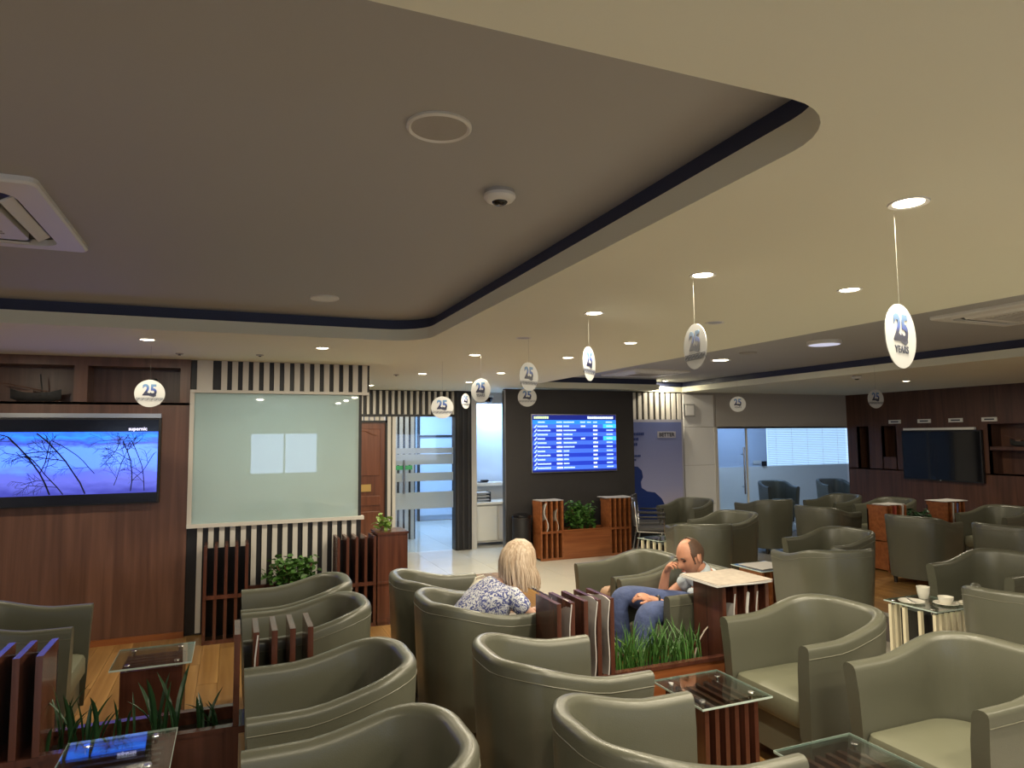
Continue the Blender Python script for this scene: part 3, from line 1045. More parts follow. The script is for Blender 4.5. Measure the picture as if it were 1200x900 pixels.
for x, y, h, s_ in ((9.75, 10.35, 250, 'tub chair inside the meeting room, beneath the left end of the blind'), (11.1, 10.2, 250, 'tub chair inside the meeting room, beneath the middle of the blind')):
    tub_chair(x, y, h, s_)


# ------------------------------------------------------------------ magazine rack planters
RH = 0.78


def slat_mesh(d, h, mat='rack_wood'):
    return MB().box(-0.0125, 0.0125, 0, d, 0.0, h).mesh('slat', mat)


def rack_planter(x, y, label, backed=True, mat='rack_wood', panel='rack_wood_warm', bw=0.34, tw=0.72, d=0.27, nsl=5, right=True, left=True):
    """origin at the front left corner; two slatted magazine boxes with a planter trough between them"""
    t = thing('rack_planter', label, 'planter', (x, y, 0))
    sm = slat_mesh(d, RH - 0.02, mat)
    ends = []
    if left:
        ends.append(0.0)
    if right:
        ends.append(bw + tw)
    for x0 in ends:
        for k in range(nsl):
            obj('slat', sm, t, (x0 + 0.0125 + (bw - 0.025) * k / (nsl - 1), 0, 0.02))
        MB().box(x0, x0 + bw, -0.006, 0.016, 0.355, 0.385).build('middle_rail', mat, t)
        MB().box(x0, x0 + bw, -0.006, 0.016, 0.0, 0.03).build('bottom_rail', mat, t)
        if backed is True or (backed == 'first' and x0 == 0.0):
            MB().box(x0, x0 + bw, d - 0.02, d + 0.002, 0.0, RH - 0.05).build('back_panel', 'black', t)
        MB().box(x0, x0 + bw, 0.03, d - 0.02, 0.35, 0.365).build('shelf', mat, t)
    a, b = bw, bw + tw
    MB().box(a, b, 0.0, 0.02, 0.03, 0.37).build('front_panel', panel, t)
    MB().box(a, b, d - 0.02, d, 0.03, 0.37).build('back_board', panel, t)
    MB().box(a, b, -0.01, 0.03, 0.37, 0.39).build('front_lip', mat, t)
    MB().box(a, b, d - 0.03, d + 0.01, 0.37, 0.39).build('back_lip', mat, t)
    MB().box(a, b, 0.02, d - 0.02, 0.25, 0.33).build('soil', 'soil', t)
    MB().box(a, b, 0.0, d, 0.0, 0.03).build('plinth', mat, t)
    return t


rack_planter(-1.04, 3.345, 'dark wood magazine rack with planter trough before the television wall', 'first', 'rack_wood', 'rack_wood')
rack_planter(-0.21, 6.13, 'wooden magazine rack with planter under the frosted glass booth')
rack_planter(3.80, 8.33, 'orange wooden magazine rack with planter below the departure board', True, 'rack_wood_warm')
rack_planter(1.57, 3.25, 'dark wood magazine rack with grass trough between the two seated people', False)
rack_planter(7.26, 5.93, 'orange wooden magazine rack with planter before the dark wood wall', True, 'rack_wood_warm')

cab = thing('end_cabinet', 'plain reddish wooden cabinet at the end of the booth rack', 'cabinet', (1.20, 6.12, 0))
MB().box(0.0, 0.27, 0.0, 0.30, 0.05, 0.79).build('body', 'rack_wood', cab)
MB().box(-0.005, 0.275, -0.008, 0.308, 0.79, 0.81).build('top', 'rack_wood', cab)
MB().box(-0.004, 0.274, -0.010, 0.0, 0.36, 0.38).build('rail', 'rack_wood', cab)
MB().box(-0.004, 0.274, -0.010, 0.0, 0.03, 0.06).box(0, 0.27, 0, 0.3, 0, 0.05).build('plinth', 'rack_wood', cab)


# magazines
def magazine(name, x, y, z, label, mat='paper', d=0.24, h=0.32, lean=0.03, cat='magazine', curl=0.02, th=0.006):
    mb = MB()
    n, k = 6, 8
    vs_, fs_ = [], []
    for side in (0, 1):
        for i in range(n + 1):
            for j in range(k + 1):
                u, v = i / n, j / k
                off = lean * v + curl * math.sin(v * 7 + u * 2) * (1 - 0.4 * u) * 0.5
                vs_.append((off + side * th, d * u, h * v + 0.012 * math.sin(u * 5)))
    q = (n + 1) * (k + 1)
    for i in range(n):
        for j in range(k):
            a = i * (k + 1) + j
            fs_.append((a, a + k + 1, a + k + 2, a + 1))
            fs_.append((q + a, q + a + 1, q + a + k + 2, q + a + k + 1))
    edge = [i * (k + 1) for i in range(n + 1)] + [n * (k + 1) + j for j in range(1, k + 1)] + [i * (k + 1) + k for i in range(n - 1, -1, -1)] + [j for j in range(k - 1, 0, -1)]
    for a, b in zip(edge, edge[1:] + edge[:1]):
        fs_.append((a, b, b + q, a + q))
    mb.add(vs_, fs_)
    o = mb.build(name, mat, None, True, loc=(x, y, z))
    return tag(o, label, cat)


for x, lb, m_, ln in ((1.64, 'crumpled white magazine in the first gap of the dark rack beside the woman', 'paper', 0.012), (1.785, 'tall white magazine leaning in the third gap of the dark rack beside the woman', 'paper', 0.02), (1.868, 'pale newspaper in the last gap of the dark rack beside the woman', 'paper', 0.012)):
    magazine('magazine', x - 0.005, 3.245, 0.366, lb, m_, 0.24, 0.405, ln, curl=0.012)
for x, lb in ((2.70, 'white folded magazine in the newspaper topped rack, wide one'), (2.79, 'thin white magazine in the newspaper topped rack'), (2.865, 'narrow pale magazine in the last gap of the newspaper topped rack')):
    magazine('magazine', x, 3.245, 0.366, lb, 'paper', 0.24, 0.36, 0.012, th=0.018 if x == 2.79 else 0.007, curl=0.012)
magazine('magazine', 0.105, 3.34, 0.366, 'white magazine standing in the slats at the end of the foreground trough', 'paper', 0.24, 0.40, 0.006, curl=0.012)
magazine('magazine', 3.885, 8.325, 0.38, 'white magazine drooping in the left box of the departure board rack', 'paper', 0.25, 0.38, -0.02, curl=0.05, th=0.012)
magazine('magazine', 4.045, 8.325, 0.38, 'pinkish magazine drooping in the left box of the departure board rack', 'newsprint', 0.25, 0.30, -0.015, curl=0.035, th=0.008)
magazine('magazine', 7.40, 5.925, 0.38, 'red magazine in the orange rack before the dark wood wall', 'paper_red', 0.25, 0.39, 0.01, curl=0.01, th=0.02)
magazine('magazine', 7.52, 5.925, 0.38, 'white magazine in the orange rack before the dark wood wall', 'paper', 0.25, 0.40, 0.01, curl=0.01, th=0.025)
magazine('magazine', 8.42, 5.925, 0.38, 'white magazine in the far box of the orange rack', 'paper', 0.25, 0.39, 0.01, curl=0.01, th=0.025)
magazine('magazine', 8.50, 5.925, 0.38, 'blue magazine in the far box of the orange rack', 'paper_blue', 0.25, 0.38, 0.01, curl=0.01, th=0.02)


def flat_paper(name, x, y, z, w_, d, rz, label, mat='newsprint', leaves=3, cat='newspaper'):
    t = thing(name, label, cat, (x, y, z), rz)
    for k in range(leaves):
        n = 8
        vs_, fs_ = [], []
        for s_ in (0, 1):
            for i in range(n + 1):
                for j in range(2):
                    u = i / n
                    vs_.append((-w_ / 2 + w_ * u + 0.008 * k, -d / 2 + d * j + 0.006 * k, 0.003 + 0.004 * k + s_ * 0.003 + 0.002 * math.sin(u * 6 + k)))
        q = 2 * (n + 1)
        for i in range(n):
            a = 2 * i
            fs_ += [(a, a + 1, a + 3, a + 2), (q + a, q + a + 2, q + a + 3, q + a + 1), (a, a + 2, q + a + 2, q + a), (a + 1, q + a + 1, q + a + 3, a + 3)]
        fs_ += [(0, q, q + 1, 1), (2 * n, 2 * n + 1, q + 2 * n + 1, q + 2 * n)]
        MB().add(vs_, fs_).build('sheet', mat if k == leaves - 1 else 'paper', t)
    return t


flat_paper('newspaper', 2.76, 3.385, RH, 0.40, 0.36, 0.0, 'folded newspapers lying on the rack in front of the man')
flat_paper('newspaper', 3.98, 8.48, RH, 0.34, 0.26, 0.05, 'white papers on the left box of the departure board rack', 'paper', 2, 'paper')
flat_paper('newspaper', 5.03, 8.48, RH, 0.42, 0.28, -0.05, 'pale papers on the right box of the departure board rack', 'paper', 2, 'paper')
flat_paper('newspaper', 7.46, 6.06, RH, 0.30, 0.22, 0.05, 'white papers on the near box of the orange rack', 'paper', 2, 'paper')
flat_paper('newspaper', 8.50, 6.06, RH, 0.42, 0.28, 0.0, 'white papers on the far box of the orange rack', 'paper', 2, 'paper')

# ------------------------------------------------------------------ glass tables
TZ = 0.45


def glass_table(x, y, label, rz=0.0, size=0.39, mat='rack_wood', nsl=6, base=0.30, z=TZ, posts=False):
    """x, y: centre"""
    t = thing('side_table', label, 'table', (x, y, 0), rz)
    s = size / 2
    g = MB().box(-s, s, -s, s, z - 0.010, z).build('glass_top', 'glass_top', t)
    for x0, x1, y0, y1 in ((-s - 0.0015, s + 0.0015, -s - 0.0015, -s), (-s - 0.0015, s + 0.0015, s, s + 0.0015), (-s - 0.0015, -s, -s, s), (s, s + 0.0015, -s, s)):
        MB().box(x0, x1, y0, y1, z - 0.0095, z - 0.0005).build('polished_edge', 'glass_edge', g)
    h = base / 2
    sm = MB().box(-0.011, 0.011, -h, h, 0.0, z - 0.03).mesh('slat', mat)
    if posts:
        pm = MB().box(-0.014, 0.014, -0.011, 0.011, 0.0, z - 0.03).mesh('slat', mat)
        for k in range(nsl):
            u = -h + 0.011 + (base - 0.022) * k / (nsl - 1)
            obj('slat', pm, t, (u, -h + 0.011, 0))
            obj('slat', pm, t, (u, h - 0.011, 0))
        for k in range(1, 3):
            for sx in (-1, 1):
                obj('slat', pm, t, (sx * (h - 0.011), -h + base * k / 3, 0))
        MB().box(-h * 0.55, h, -h + 0.03, h - 0.03, 0.02, z - 0.06).build('inner_box', 'leg_dark', t)
    else:
        for k in range(nsl):
            obj('slat', sm, t, (-h + 0.011 + (base - 0.022) * k / (nsl - 1), 0, 0))
    MB().box(-h + 0.012, h - 0.012, -h * 0.3, -h * 0.3 + 0.012, 0.03, z - 0.06).build('core_panel', 'leg_dark', t)
    for sx in (-1, 1):
        for sy in (-1, 1):
            MB().lathe([(0.011, 0), (0.011, 0.020)], 12, (sx * (h - 0.012), sy * (h - 0.03), z - 0.03)).build('standoff', 'chrome', t, True)
            MB().lathe([(0.016, 0), (0.014, 0.004)], 12, (sx * (h - 0.012), sy * (h - 0.03), z)).build('standoff_cap', 'chrome', g, True)
    return t


glass_table(-0.385, 4.37, 'glass topped side table on a dark slatted base before the wood wall', PI / 2)
glass_table(-0.39, 3.07, 'glass topped side table mirroring the blue television', PI / 2)
glass_table(2.125, 2.735, 'glass topped slatted side table beside the grass planter')
glass_table(2.125, 1.92, 'glass topped slatted side table beside the widest seat cushion')
glass_table(2.02, 4.30, 'glass topped slatted side table between the two seated people')
glass_table(4.60, 3.45, 'glass topped side table with cream slats carrying cups', 0.0, 0.40, 'cream', 7, 0.36, posts=True)
t6 = glass_table(4.52, 5.00, 'glass topped side table with papers beside the chair turned away', 0.0, 0.40, 'rack_wood_warm', 4, 0.30)
glass_table(4.66, 6.85, 'small metal legged glass table near the chrome chairs', 0.2, 0.36, 'cream', 4, 0.30, posts=True)
flat_paper('newspaper', 4.53, 5.0, TZ, 0.34, 0.30, 0.05, 'bluish papers on the glass table beside the chair turned away', 'paper', 1, 'paper')

# crockery


def saucer(x, y, z, label, r=0.075, name='plate', cat='plate'):
    o = MB().lathe([(r * 0.45, 0), (r * 0.6, 0.003), (r, 0.012), (r * 0.99, 0.015), (r * 0.6, 0.006), (0.001, 0.005)], 28, cap=False).build(name, 'ceramic', None, True, loc=(x, y, z))
    return tag(o, label, cat)


def cup(x, y, z, label, rz=0.0, r=0.042, h=0.065):
    t = thing('coffee_cup', label, 'cup', (x, y, z), rz)
    MB().lathe([(r * 0.6, 0), (r * 0.7, 0.004), (r * 0.9, h * 0.5), (r, h), (r - 0.003, h), (r * 0.85, h * 0.5), (r * 0.6, 0.008), (0.001, 0.007)], 26, cap=False).build('bowl', 'ceramic', t, True)
    MB().tube([(r * 0.92, 0, h * 0.78), (r + 0.018, 0, h * 0.82), (r + 0.026, 0, h * 0.55), (r + 0.012, 0, h * 0.3), (r * 0.82, 0, h * 0.28)], 0.005, 8).build('handle', 'ceramic', t, True)
    return t


saucer(4.49, 3.50, TZ, 'white plate with a fork on the cream slatted table', 0.085)
saucer(4.65, 3.36, TZ, 'white saucer under the wide cup on the cream slatted table', 0.08, 'saucer', 'saucer')
cup(4.65, 3.36, TZ + 0.006, 'wide white cup standing on its saucer', 0.4, 0.05, 0.05)
cup(4.68, 3.55, TZ, 'taller white cup behind the saucer', 0.8, 0.045, 0.085)
saucer(4.745, 3.30, TZ, 'small white saucer at the corner of the cream slatted table', 0.05, 'saucer', 'saucer')
tag(MB().ell((4.745, 3.30, TZ + 0.02), (0.04, 0.03, 0.013)).build('napkin', 'bag_white', None, True), 'crumpled white napkin on the small saucer', 'napkin')
tag(MB().tube([(4.46, 3.44, TZ + 0.014), (4.49, 3.50, TZ + 0.012), (4.53, 3.57, TZ + 0.017)], 0.004, 6).build('fork', 'steel', None, True), 'dark fork lying across the white plate', 'cutlery')
cup(2.06, 4.22, TZ, 'white cup on the table between the two people', 0.2)

# ------------------------------------------------------------------ plants


def blade(mb, base, direc, length, width, bend, mi=0, n=6):
    d = Vector((math.cos(direc), math.sin(direc), 0))
    s = Vector((-d.y, d.x, 0))
    vs_, fs_ = [], []
    for i in range(n + 1):
        u = i / n
        p = Vector(base) + Vector((0, 0, 1)) * length * (u - 0.28 * bend * u * u) + d * length * bend * u * u * 0.75
        w_ = width * (0.55 + 0.9 * u) * (1 - u ** 3) + 0.0004
        q = s * w_ / 2
        vs_ += [p - q, p + Vector((0, 0, -0.25 * w_)) + d * 0.15 * w_, p + q]
    for i in range(n):
        a = i * 3
        fs_ += [(a, a + 3, a + 4, a + 1), (a + 1, a + 4, a + 5, a + 2)]
    mb.add(vs_, fs_, mi)


gr = thing('grass_plant', 'bushy green grass growing in the trough before the man', 'plant', (2.25, 3.385, 0.33))
mb = MB()
rg = random.Random(11)
for k in range(230):
    blade(mb, (rg.uniform(-0.29, 0.29), rg.uniform(-0.08, 0.08), 0), rg.uniform(0, 2 * PI), rg.uniform(0.13, 0.30), rg.uniform(0.006, 0.012), rg.uniform(0.1, 0.75))
tag(mb.build('blades', 'leaf_grass', gr), kind='stuff')
for k in range(6):
    lb = MB()
    blade(lb, (-0.28 + 0.03 * k, rg.uniform(-0.06, 0.04), 0), rg.uniform(2, 4.5), rg.uniform(0.18, 0.28), 0.026, rg.uniform(0.3, 0.9))
    lb.build('leaf', 'leaf_light' if k % 2 else 'leaf_grass', gr)
lb = MB()
blade(lb, (0.26, -0.02, 0), 0.2, 0.30, 0.014, 0.9)
lb.build('leaf', 'newsprint', gr)


def leaf_clump(x, y, label, nl, hmin, hmax, width, mat='leaf_dark', spread=0.05, bmax=0.7, seed=1):
    t = thing('spiky_plant', label, 'plant', (x, y, 0.33))
    q = random.Random(seed)
    for k in range(nl):
        lb = MB()
        blade(lb, (q.uniform(-spread, spread), q.uniform(-0.04, 0.04), 0), q.uniform(0, 2 * PI), q.uniform(hmin, hmax), width * q.uniform(0.7, 1.1), q.uniform(0.1, bmax))
        lb.build('leaf', mat, t)
    return t


leaf_clump(-0.60, 3.48, 'dense spiky dark plant beside the slats of the foreground trough', 22, 0.14, 0.32, 0.022, seed=2, spread=0.10)
leaf_clump(-0.42, 3.48, 'thin upright dark plant next to the dense one in the foreground trough', 7, 0.10, 0.22, 0.014, seed=5, spread=0.04)
leaf_clump(-0.26, 3.48, 'tall pointed dark plant in the middle of the foreground trough', 11, 0.14, 0.34, 0.030, seed=8)
leaf_clump(-0.08, 3.48, 'low leaning dark plant at the end of the foreground trough', 8, 0.10, 0.22, 0.026, seed=9, bmax=1.1)


def bush(x, y, z, rx, ry, rzz, label, n=420, mat='leaf_bush', size=0.045, seed=3):
    t = thing('leafy_bush', label, 'plant', (x, y, z))
    q = random.Random(seed)
    mb = MB()
    for k in range(n):
        while True:
            p = Vector((q.uniform(-1, 1), q.uniform(-1, 1), q.uniform(-1, 1)))
            if 0.35 < p.length < 1:
                break
        lump = 0.82 + 0.25 * math.sin(p.x * 5 + 1) * math.cos(p.z * 4)
        c = Vector((p.x * rx * lump, p.y * ry * lump, rzz + p.z * rzz * lump))
        a = Matrix.Rotation(q.uniform(0, 6.28), 3, 'Z') @ Matrix.Rotation(q.uniform(-0.9, 0.9), 3, 'X') @ Matrix.Rotation(q.uniform(-0.7, 0.9), 3, 'Y')
        s = size * q.uniform(0.7, 1.25)
        pts = [(0, 0, 0), (0.35, 0.33, 0.04), (0.75, 0.26, 0.02), (1.05, 0, -0.10), (0.75, -0.26, 0.02), (0.35, -0.33, 0.04), (0.5, 0, -0.06)]
        mb.add([c + a @ Vector((u * s, v * s, w_ * s)) for u, v, w_ in pts], [(0, 6, 1), (1, 6, 2), (2, 6, 3), (3, 6, 4), (4, 6, 5), (5, 6, 0)])
    tag(mb.build('foliage', mat, t), kind='stuff')
    st = MB()
    for k in range(7):
        a = q.uniform(0, 6.28)
        st.tube([(0.02 * math.cos(a), 0.02 * math.sin(a), -0.03), (0.4 * rx * math.cos(a), 0.4 * ry * math.sin(a), rzz * 0.8), (0.7 * rx * math.cos(a), 0.7 * ry * math.sin(a), rzz * 1.4)], 0.004, 5)
    st.build('stems', 'boat_wood', t)
    return t


bush(4.47, 8.48, 0.33, 0.31, 0.13, 0.23, 'full leafy green bush in the rack below the departure board', 560, 'leaf_bush', 0.065, 4)
bush(0.50, 6.27, 0.33, 0.27, 0.12, 0.17, 'leafy green bush in the rack under the frosted booth', 480, 'leaf_bush', 0.055, 6)
bush(7.97, 6.08, 0.33, 0.26, 0.12, 0.20, 'dim leafy bush in the orange rack before the dark wood wall', 380, 'leaf_dark', 0.06, 9)
bush(1.19, 6.55, 0.80, 0.10, 0.09, 0.07, 'small pale green plant trailing by the wooden end cabinet', 70, 'leaf_light', 0.05, 12)
D.objects['leafy_bush.003'].location = (1.29, 6.29, 0.81)

# ------------------------------------------------------------------ televisions and wall objects (left)
tv = thing('television', 'wide television showing bare branches over blue water', 'television', (-1.20, WY - 0.065, 1.485))
MB().box(-0.63, 0.63, 0.0, 0.06, -0.355, 0.345).build('bezel', 'black', tv, bevel=0.004)
tvs = MB().box(-0.615, 0.612, -0.003, 0.0, -0.345, 0.335).build('screen', 'tv_black', tv)
MB().box(-0.615, 0.610, -0.005, -0.003, -0.265, 0.235).build('picture', 'tv_picture', tvs)
MB().box(-0.63, 0.63, 0.0, 0.062, 0.350, 0.385).build('top_strip', 'steel', tv)
br = MB()
q = random.Random(21)


def branch(x, z, a, ln, wd, depth):
    pts = [(x, z)]
    n = 6
    for k in range(n):
        a += q.uniform(-0.16, 0.16) + 0.035
        x += math.cos(a) * ln / n
        z += math.sin(a) * ln / n
        if not (-0.61 < x < 0.605 and -0.26 < z < 0.23):
            break
        pts.append((x, z))
        if depth > 0 and q.random() < 0.62:
            branch(x, z, a + q.choice((-1, 1)) * q.uniform(0.4, 1.0), ln * q.uniform(0.35, 0.6), wd * 0.6, depth - 1)
    for i in range(len(pts) - 1):
        (xa, za), (xb, zb) = pts[i], pts[i + 1]
        d = Vector((xb - xa, zb - za)).normalized() * wd / 2
        br.add([(xa + d.y, -0.0062, za - d.x), (xa - d.y, -0.0062, za + d.x), (xb - d.y, -0.0062, zb + d.x), (xb + d.y, -0.0062, zb - d.x)], [(0, 1, 2, 3)])


for (x, z, a, ln, wd) in ((-0.14, -0.26, 2.0, 0.55, 0.012), (-0.05, -0.26, 2.3, 0.42, 0.008), (0.10, -0.26, 1.9, 0.60, 0.011), (0.16, -0.1, 2.3, 0.4, 0.006), (0.42, -0.25, 1.55, 0.5, 0.008), (0.52, -0.25, 1.75, 0.42, 0.006), (-0.62, 0.12, 0.2, 0.2, 0.006), (-0.6, -0.2, 1.2, 0.5, 0.007), (0.2, -0.05, 0.6, 0.25, 0.005), (0.3, -0.2, 1.1, 0.35, 0.005)):
    branch(x, z, a, ln, wd, 3)
tag(br.build('branches', 'branch_ink', tvs), kind='stuff')
text('caption', 'supernic', 0.040, 'tv_caption', tvs, (0.46, -0.007, 0.246), (PI / 2, 0, 0), bold=0.0008)


def model_boat(loc, rz, label, L=0.34):
    t = thing('model_boat', label, 'model boat', loc, rz)
    n = 14
    vs_, fs_ = [], []
    for i in range(n + 1):
        u = -1 + 2 * i / n
        w_ = 0.055 * (1 - abs(u) ** 2.4) + 0.002
        sheer = 0.075 + 0.035 * abs(u) ** 2.5
        keel = 0.03 * abs(u) ** 3
        x = L / 2 * u * (1.06 if u < 0 else 1.0)
        for a in range(7):
            ph = PI * a / 6
            vs_.append((x, -w_ * math.cos(ph), keel + (sheer - keel) * (1 - math.sin(ph) ** 0.7)))
    for i in range(n):
        for a in range(6):
            fs_.append((i * 7 + a, (i + 1) * 7 + a, (i + 1) * 7 + a + 1, i * 7 + a + 1))
        fs_.append((i * 7, i * 7 + 6, (i + 1) * 7 + 6, (i + 1) * 7))
    MB().add(vs_, fs_).build('hull', 'boat_hull', t, True)
    MB().tube([(0.04, 0, 0.05), (0.02, 0, 0.23)], 0.005, 6).build('mast', 'boat_hull', t)
    MB().tube([(0.13, 0, 0.075), (-0.25, 0, 0.155)], 0.006, 6).build('boom', 'boat_wood', t)
    MB().box(-0.10, -0.02, -0.02, 0.02, 0.06, 0.095).build('cabin', 'boat_wood', t)
    return t


model_boat((-1.50, WY + 0.13, 1.966), 0.0, 'dark model sailing boat in the niche above the blue television')
model_boat((RX + 0.13, 6.15, 1.45), -PI / 2, 'dark model boat on the upper shelf beside the black television')
hs = thing('wooden_ornament', 'dark carved ornament behind the hanging disc in the wall niche', 'ornament', (-0.66, WY + 0.14, 1.966))
MB().lathe([(0.035, 0), (0.03, 0.02), (0.012, 0.04), (0.03, 0.09), (0.035, 0.13), (0.02, 0.17), (0.03, 0.20), (0.032, 0.21)], 14).build('body', 'black', hs, True)
MB().lathe([(0.036, 0.0), (0.036, 0.012)], 14, (0, 0, 0.10)).build('band', 'steel', hs, True)

# waste bin and chrome chairs near the departure board
bn = thing('waste_bin', 'black waste bin beside the departure board rack', 'bin', (3.62, 8.56, 0))
MB().lathe([(0.11, 0), (0.125, 0.01), (0.13, 0.55), (0.128, 0.56)], 26).build('body', 'black', bn, True)
MB().lathe([(0.135, 0.56), (0.14, 0.575), (0.13, 0.60), (0.06, 0.62), (0.001, 0.622)], 26, cap=False).build('lid', 'black_gloss', bn, True)


def chrome_chair(x, y, rz, label):
    t = thing('chrome_chair', label, 'chair', (x, y, 0), rz)
    for s in (-1, 1):
        MB().tube([(0.20, s * 0.22, 0.0), (0.19, s * 0.22, 0.44), (-0.16, s * 0.22, 0.45), (-0.20, s * 0.21, 0.82)], 0.011, 8).build('side_frame', 'chrome', t, True)
        MB().tube([(-0.22, s * 0.22, 0.0), (-0.14, s * 0.22, 0.44)], 0.011, 8).build('leg', 'chrome', t, True)
        MB().box(-0.15, 0.18, s * 0.225 - 0.02, s * 0.225 + 0.02, 0.62, 0.64).build('armrest', 'black', t, bevel=0.005)
        MB().tube([(0.17, s * 0.225, 0.44), (0.17, s * 0.225, 0.62)], 0.010, 8).build('arm_post', 'chrome', t, True)
    MB().box(-0.19, 0.21, -0.20, 0.20, 0.44, 0.49).build('seat', 'dark_wall', t, bevel=0.02)
    mb = MB()
    for i in range(7):
        pass
    vs_, fs_ = [], []
    n = 8
    for sd in (0, 1):
        for i in range(n + 1):
            a = -0.9 + 1.8 * i / n
            for z in (0.52, 0.84):
                vs_.append((-0.20 + 0.07 * (1 - math.cos(a)) - sd * 0.025 - 0.03 * (z - 0.52), 0.26 * math.sin(a), z))
    qn = 2 * (n + 1)
    for i in range(n):
        a = 2 * i
        fs_ += [(a, a + 2, a + 3, a + 1), (qn + a, qn + a + 1, qn + a + 3, qn + a + 2), (a, qn + a, qn + a + 2, a + 2), (a + 1, a + 3, qn + a + 3, qn + a + 1)]
    fs_ += [(0, 1, qn + 1, qn), (2 * n, qn + 2 * n, qn + 2 * n + 1, 2 * n + 1)]
    MB().add(vs_, fs_).build('backrest', 'dark_wall', t, True)
    return t


chrome_chair(5.28, 8.00, R(-40), 'chrome framed dark chair tucked by the slatted rack box')
chrome_chair(4.98, 7.50, R(-35), 'chrome framed dark chair standing out toward the small metal legged table')

# ------------------------------------------------------------------ ceiling fixtures
ring_me = MB().lathe([(0.042, 0.0), (0.055, -0.004), (0.058, 0.0), (0.058, 0.002), (0.042, 0.002)], 28, cap=False).mesh('trim_ring', 'white_plastic', True)
lens_me = MB().lathe([(0.001, -0.001), (0.042, -0.001), (0.042, 0.002)], 24, cap=False).mesh('lens', 'lamp_warm')
dark_me = MB().lathe([(0.001, -0.001), (0.042, -0.001), (0.042, 0.002)], 24, cap=False).mesh('lens', 'steel')
SPOT = D.lights.new('downlight_beam', 'AREA')
SPOT.shape = 'DISK'
SPOT.size = 0.09
SPOT.energy = DOWNLIGHT_W
SPOT.color = WARM


SPOT_SOFT = SPOT.copy()
SPOT_SOFT.energy = DOWNLIGHT_W * 0.6


def downlight(x, y, label, z=H, lit=True, group=None):
    t = thing('downlight', label, 'ceiling light', (x, y, z), 0, group)
    obj('trim_ring', ring_me, t)
    obj('lens', lens_me if lit else dark_me, t)
    if lit:
        obj('beam', SPOT_SOFT if (x < 0.7 and y > 5) or y > 8.5 else SPOT, t, (0, 0, -0.012))
    return t


GD = 'added recessed downlights of the yellow soffit, out of view'
for x, y, lb, lit in (
        (1.86, 1.39, 'round recessed downlight above the large YEARS disc', True),
        (1.86, 2.36, 'round recessed downlight above the disc hung second in the row', True),
        (1.86, 3.32, 'round recessed downlight above the narrow turned disc', True),
        (1.86, 4.33, 'unlit recessed downlight above the grey disc', False),
        (1.86, 5.37, 'round recessed downlight above the disc near the entrance door', True),
        (1.87, 7.14, 'small recessed downlight before the entrance slats', True),
        (2.72, 2.36, 'round recessed downlight over the aisle nearest the second soffit edge', True),
        (2.72, 3.35, 'unlit recessed fitting in the aisle row of downlights', False),
        (2.72, 4.31, 'round recessed downlight in the aisle row, past the unlit fitting', True),
        (2.70, 5.30, 'round recessed downlight in the aisle row, before the last pair', True),
        (2.66, 6.82, 'small recessed downlight near the departure board', True),
        (2.72, 8.08, 'recessed downlight before the service counter', True),
        (0.61, 5.32, 'recessed downlight above the frosted booth', True),
        (-0.57, 5.24, 'recessed downlight above the blue television', True),
        (2.72, 1.39, GD, True), (1.86, 0.42, GD, True), (2.72, 0.42, GD, True), (1.86, -0.55, GD, True), (2.72, -0.55, GD, True),  # unseen downlights added along the grid to light the room
        (0.4, 0.42, GD, True), (-0.8, 0.42, GD, True), (-1.75, 5.24, GD, True), (1.64, 8.9, 'recessed downlight washing the slats over the wooden door', True)):
    downlight(x, y, lb, H, lit, GD if lb == GD else None)
for x, y, lb in ((6.2, 8.85, 'recessed downlight washing the slats over the poster'), (2.45, 10.45, 'added recessed downlight brightening the lobby slats'), (5.10, 6.20, 'long lit ceiling lamp beside the hanging disc in the second tray'), (5.0, 0.8, 'round lit ceiling lamp in the second tray, nearer the windows')):  # the lobby one is added, to warm slats that read blue
    t = downlight(x, y, lb, HT + 0.008)
    if x == 5.10:
        t.scale = (2.0, 2.0, 1.0)
for x, y, lb in ((8.2, 6.3, 'round recessed downlight over the dark wood wall seating'), (8.2, 3.6, 'round recessed downlight over the end of the wood wall seating')):
    downlight(x, y, lb, H)

pl = thing('surface_lamp', 'round white surface lamp in the second grey tray', 'ceiling light', (5.0, 4.64, HT + 0.01))
MB().lathe([(0.15, 0), (0.15, -0.025), (0.135, -0.032)], 36, cap=False).build('housing', 'white_plastic', pl, True)
MB().lathe([(0.001, -0.031), (0.135, -0.032)], 36, cap=False).build('diffuser', 'lamp_dim', pl)


def flat_disc(name, x, y, z, r, label, cat, mats=('white_plastic', 'grille_plastic'), h=0.012):
    t = thing(name, label, cat, (x, y, z))
    MB().lathe([(r, 0), (r, -h * 0.6), (r * 0.93, -h), (r * 0.86, -h * 0.6)], 40, cap=False).build('rim', mats[0], t, True)
    MB().lathe([(r * 0.86, -h * 0.6), (0.001, -h * 0.75)], 40, cap=False).build('grille', mats[1], t)
    return t


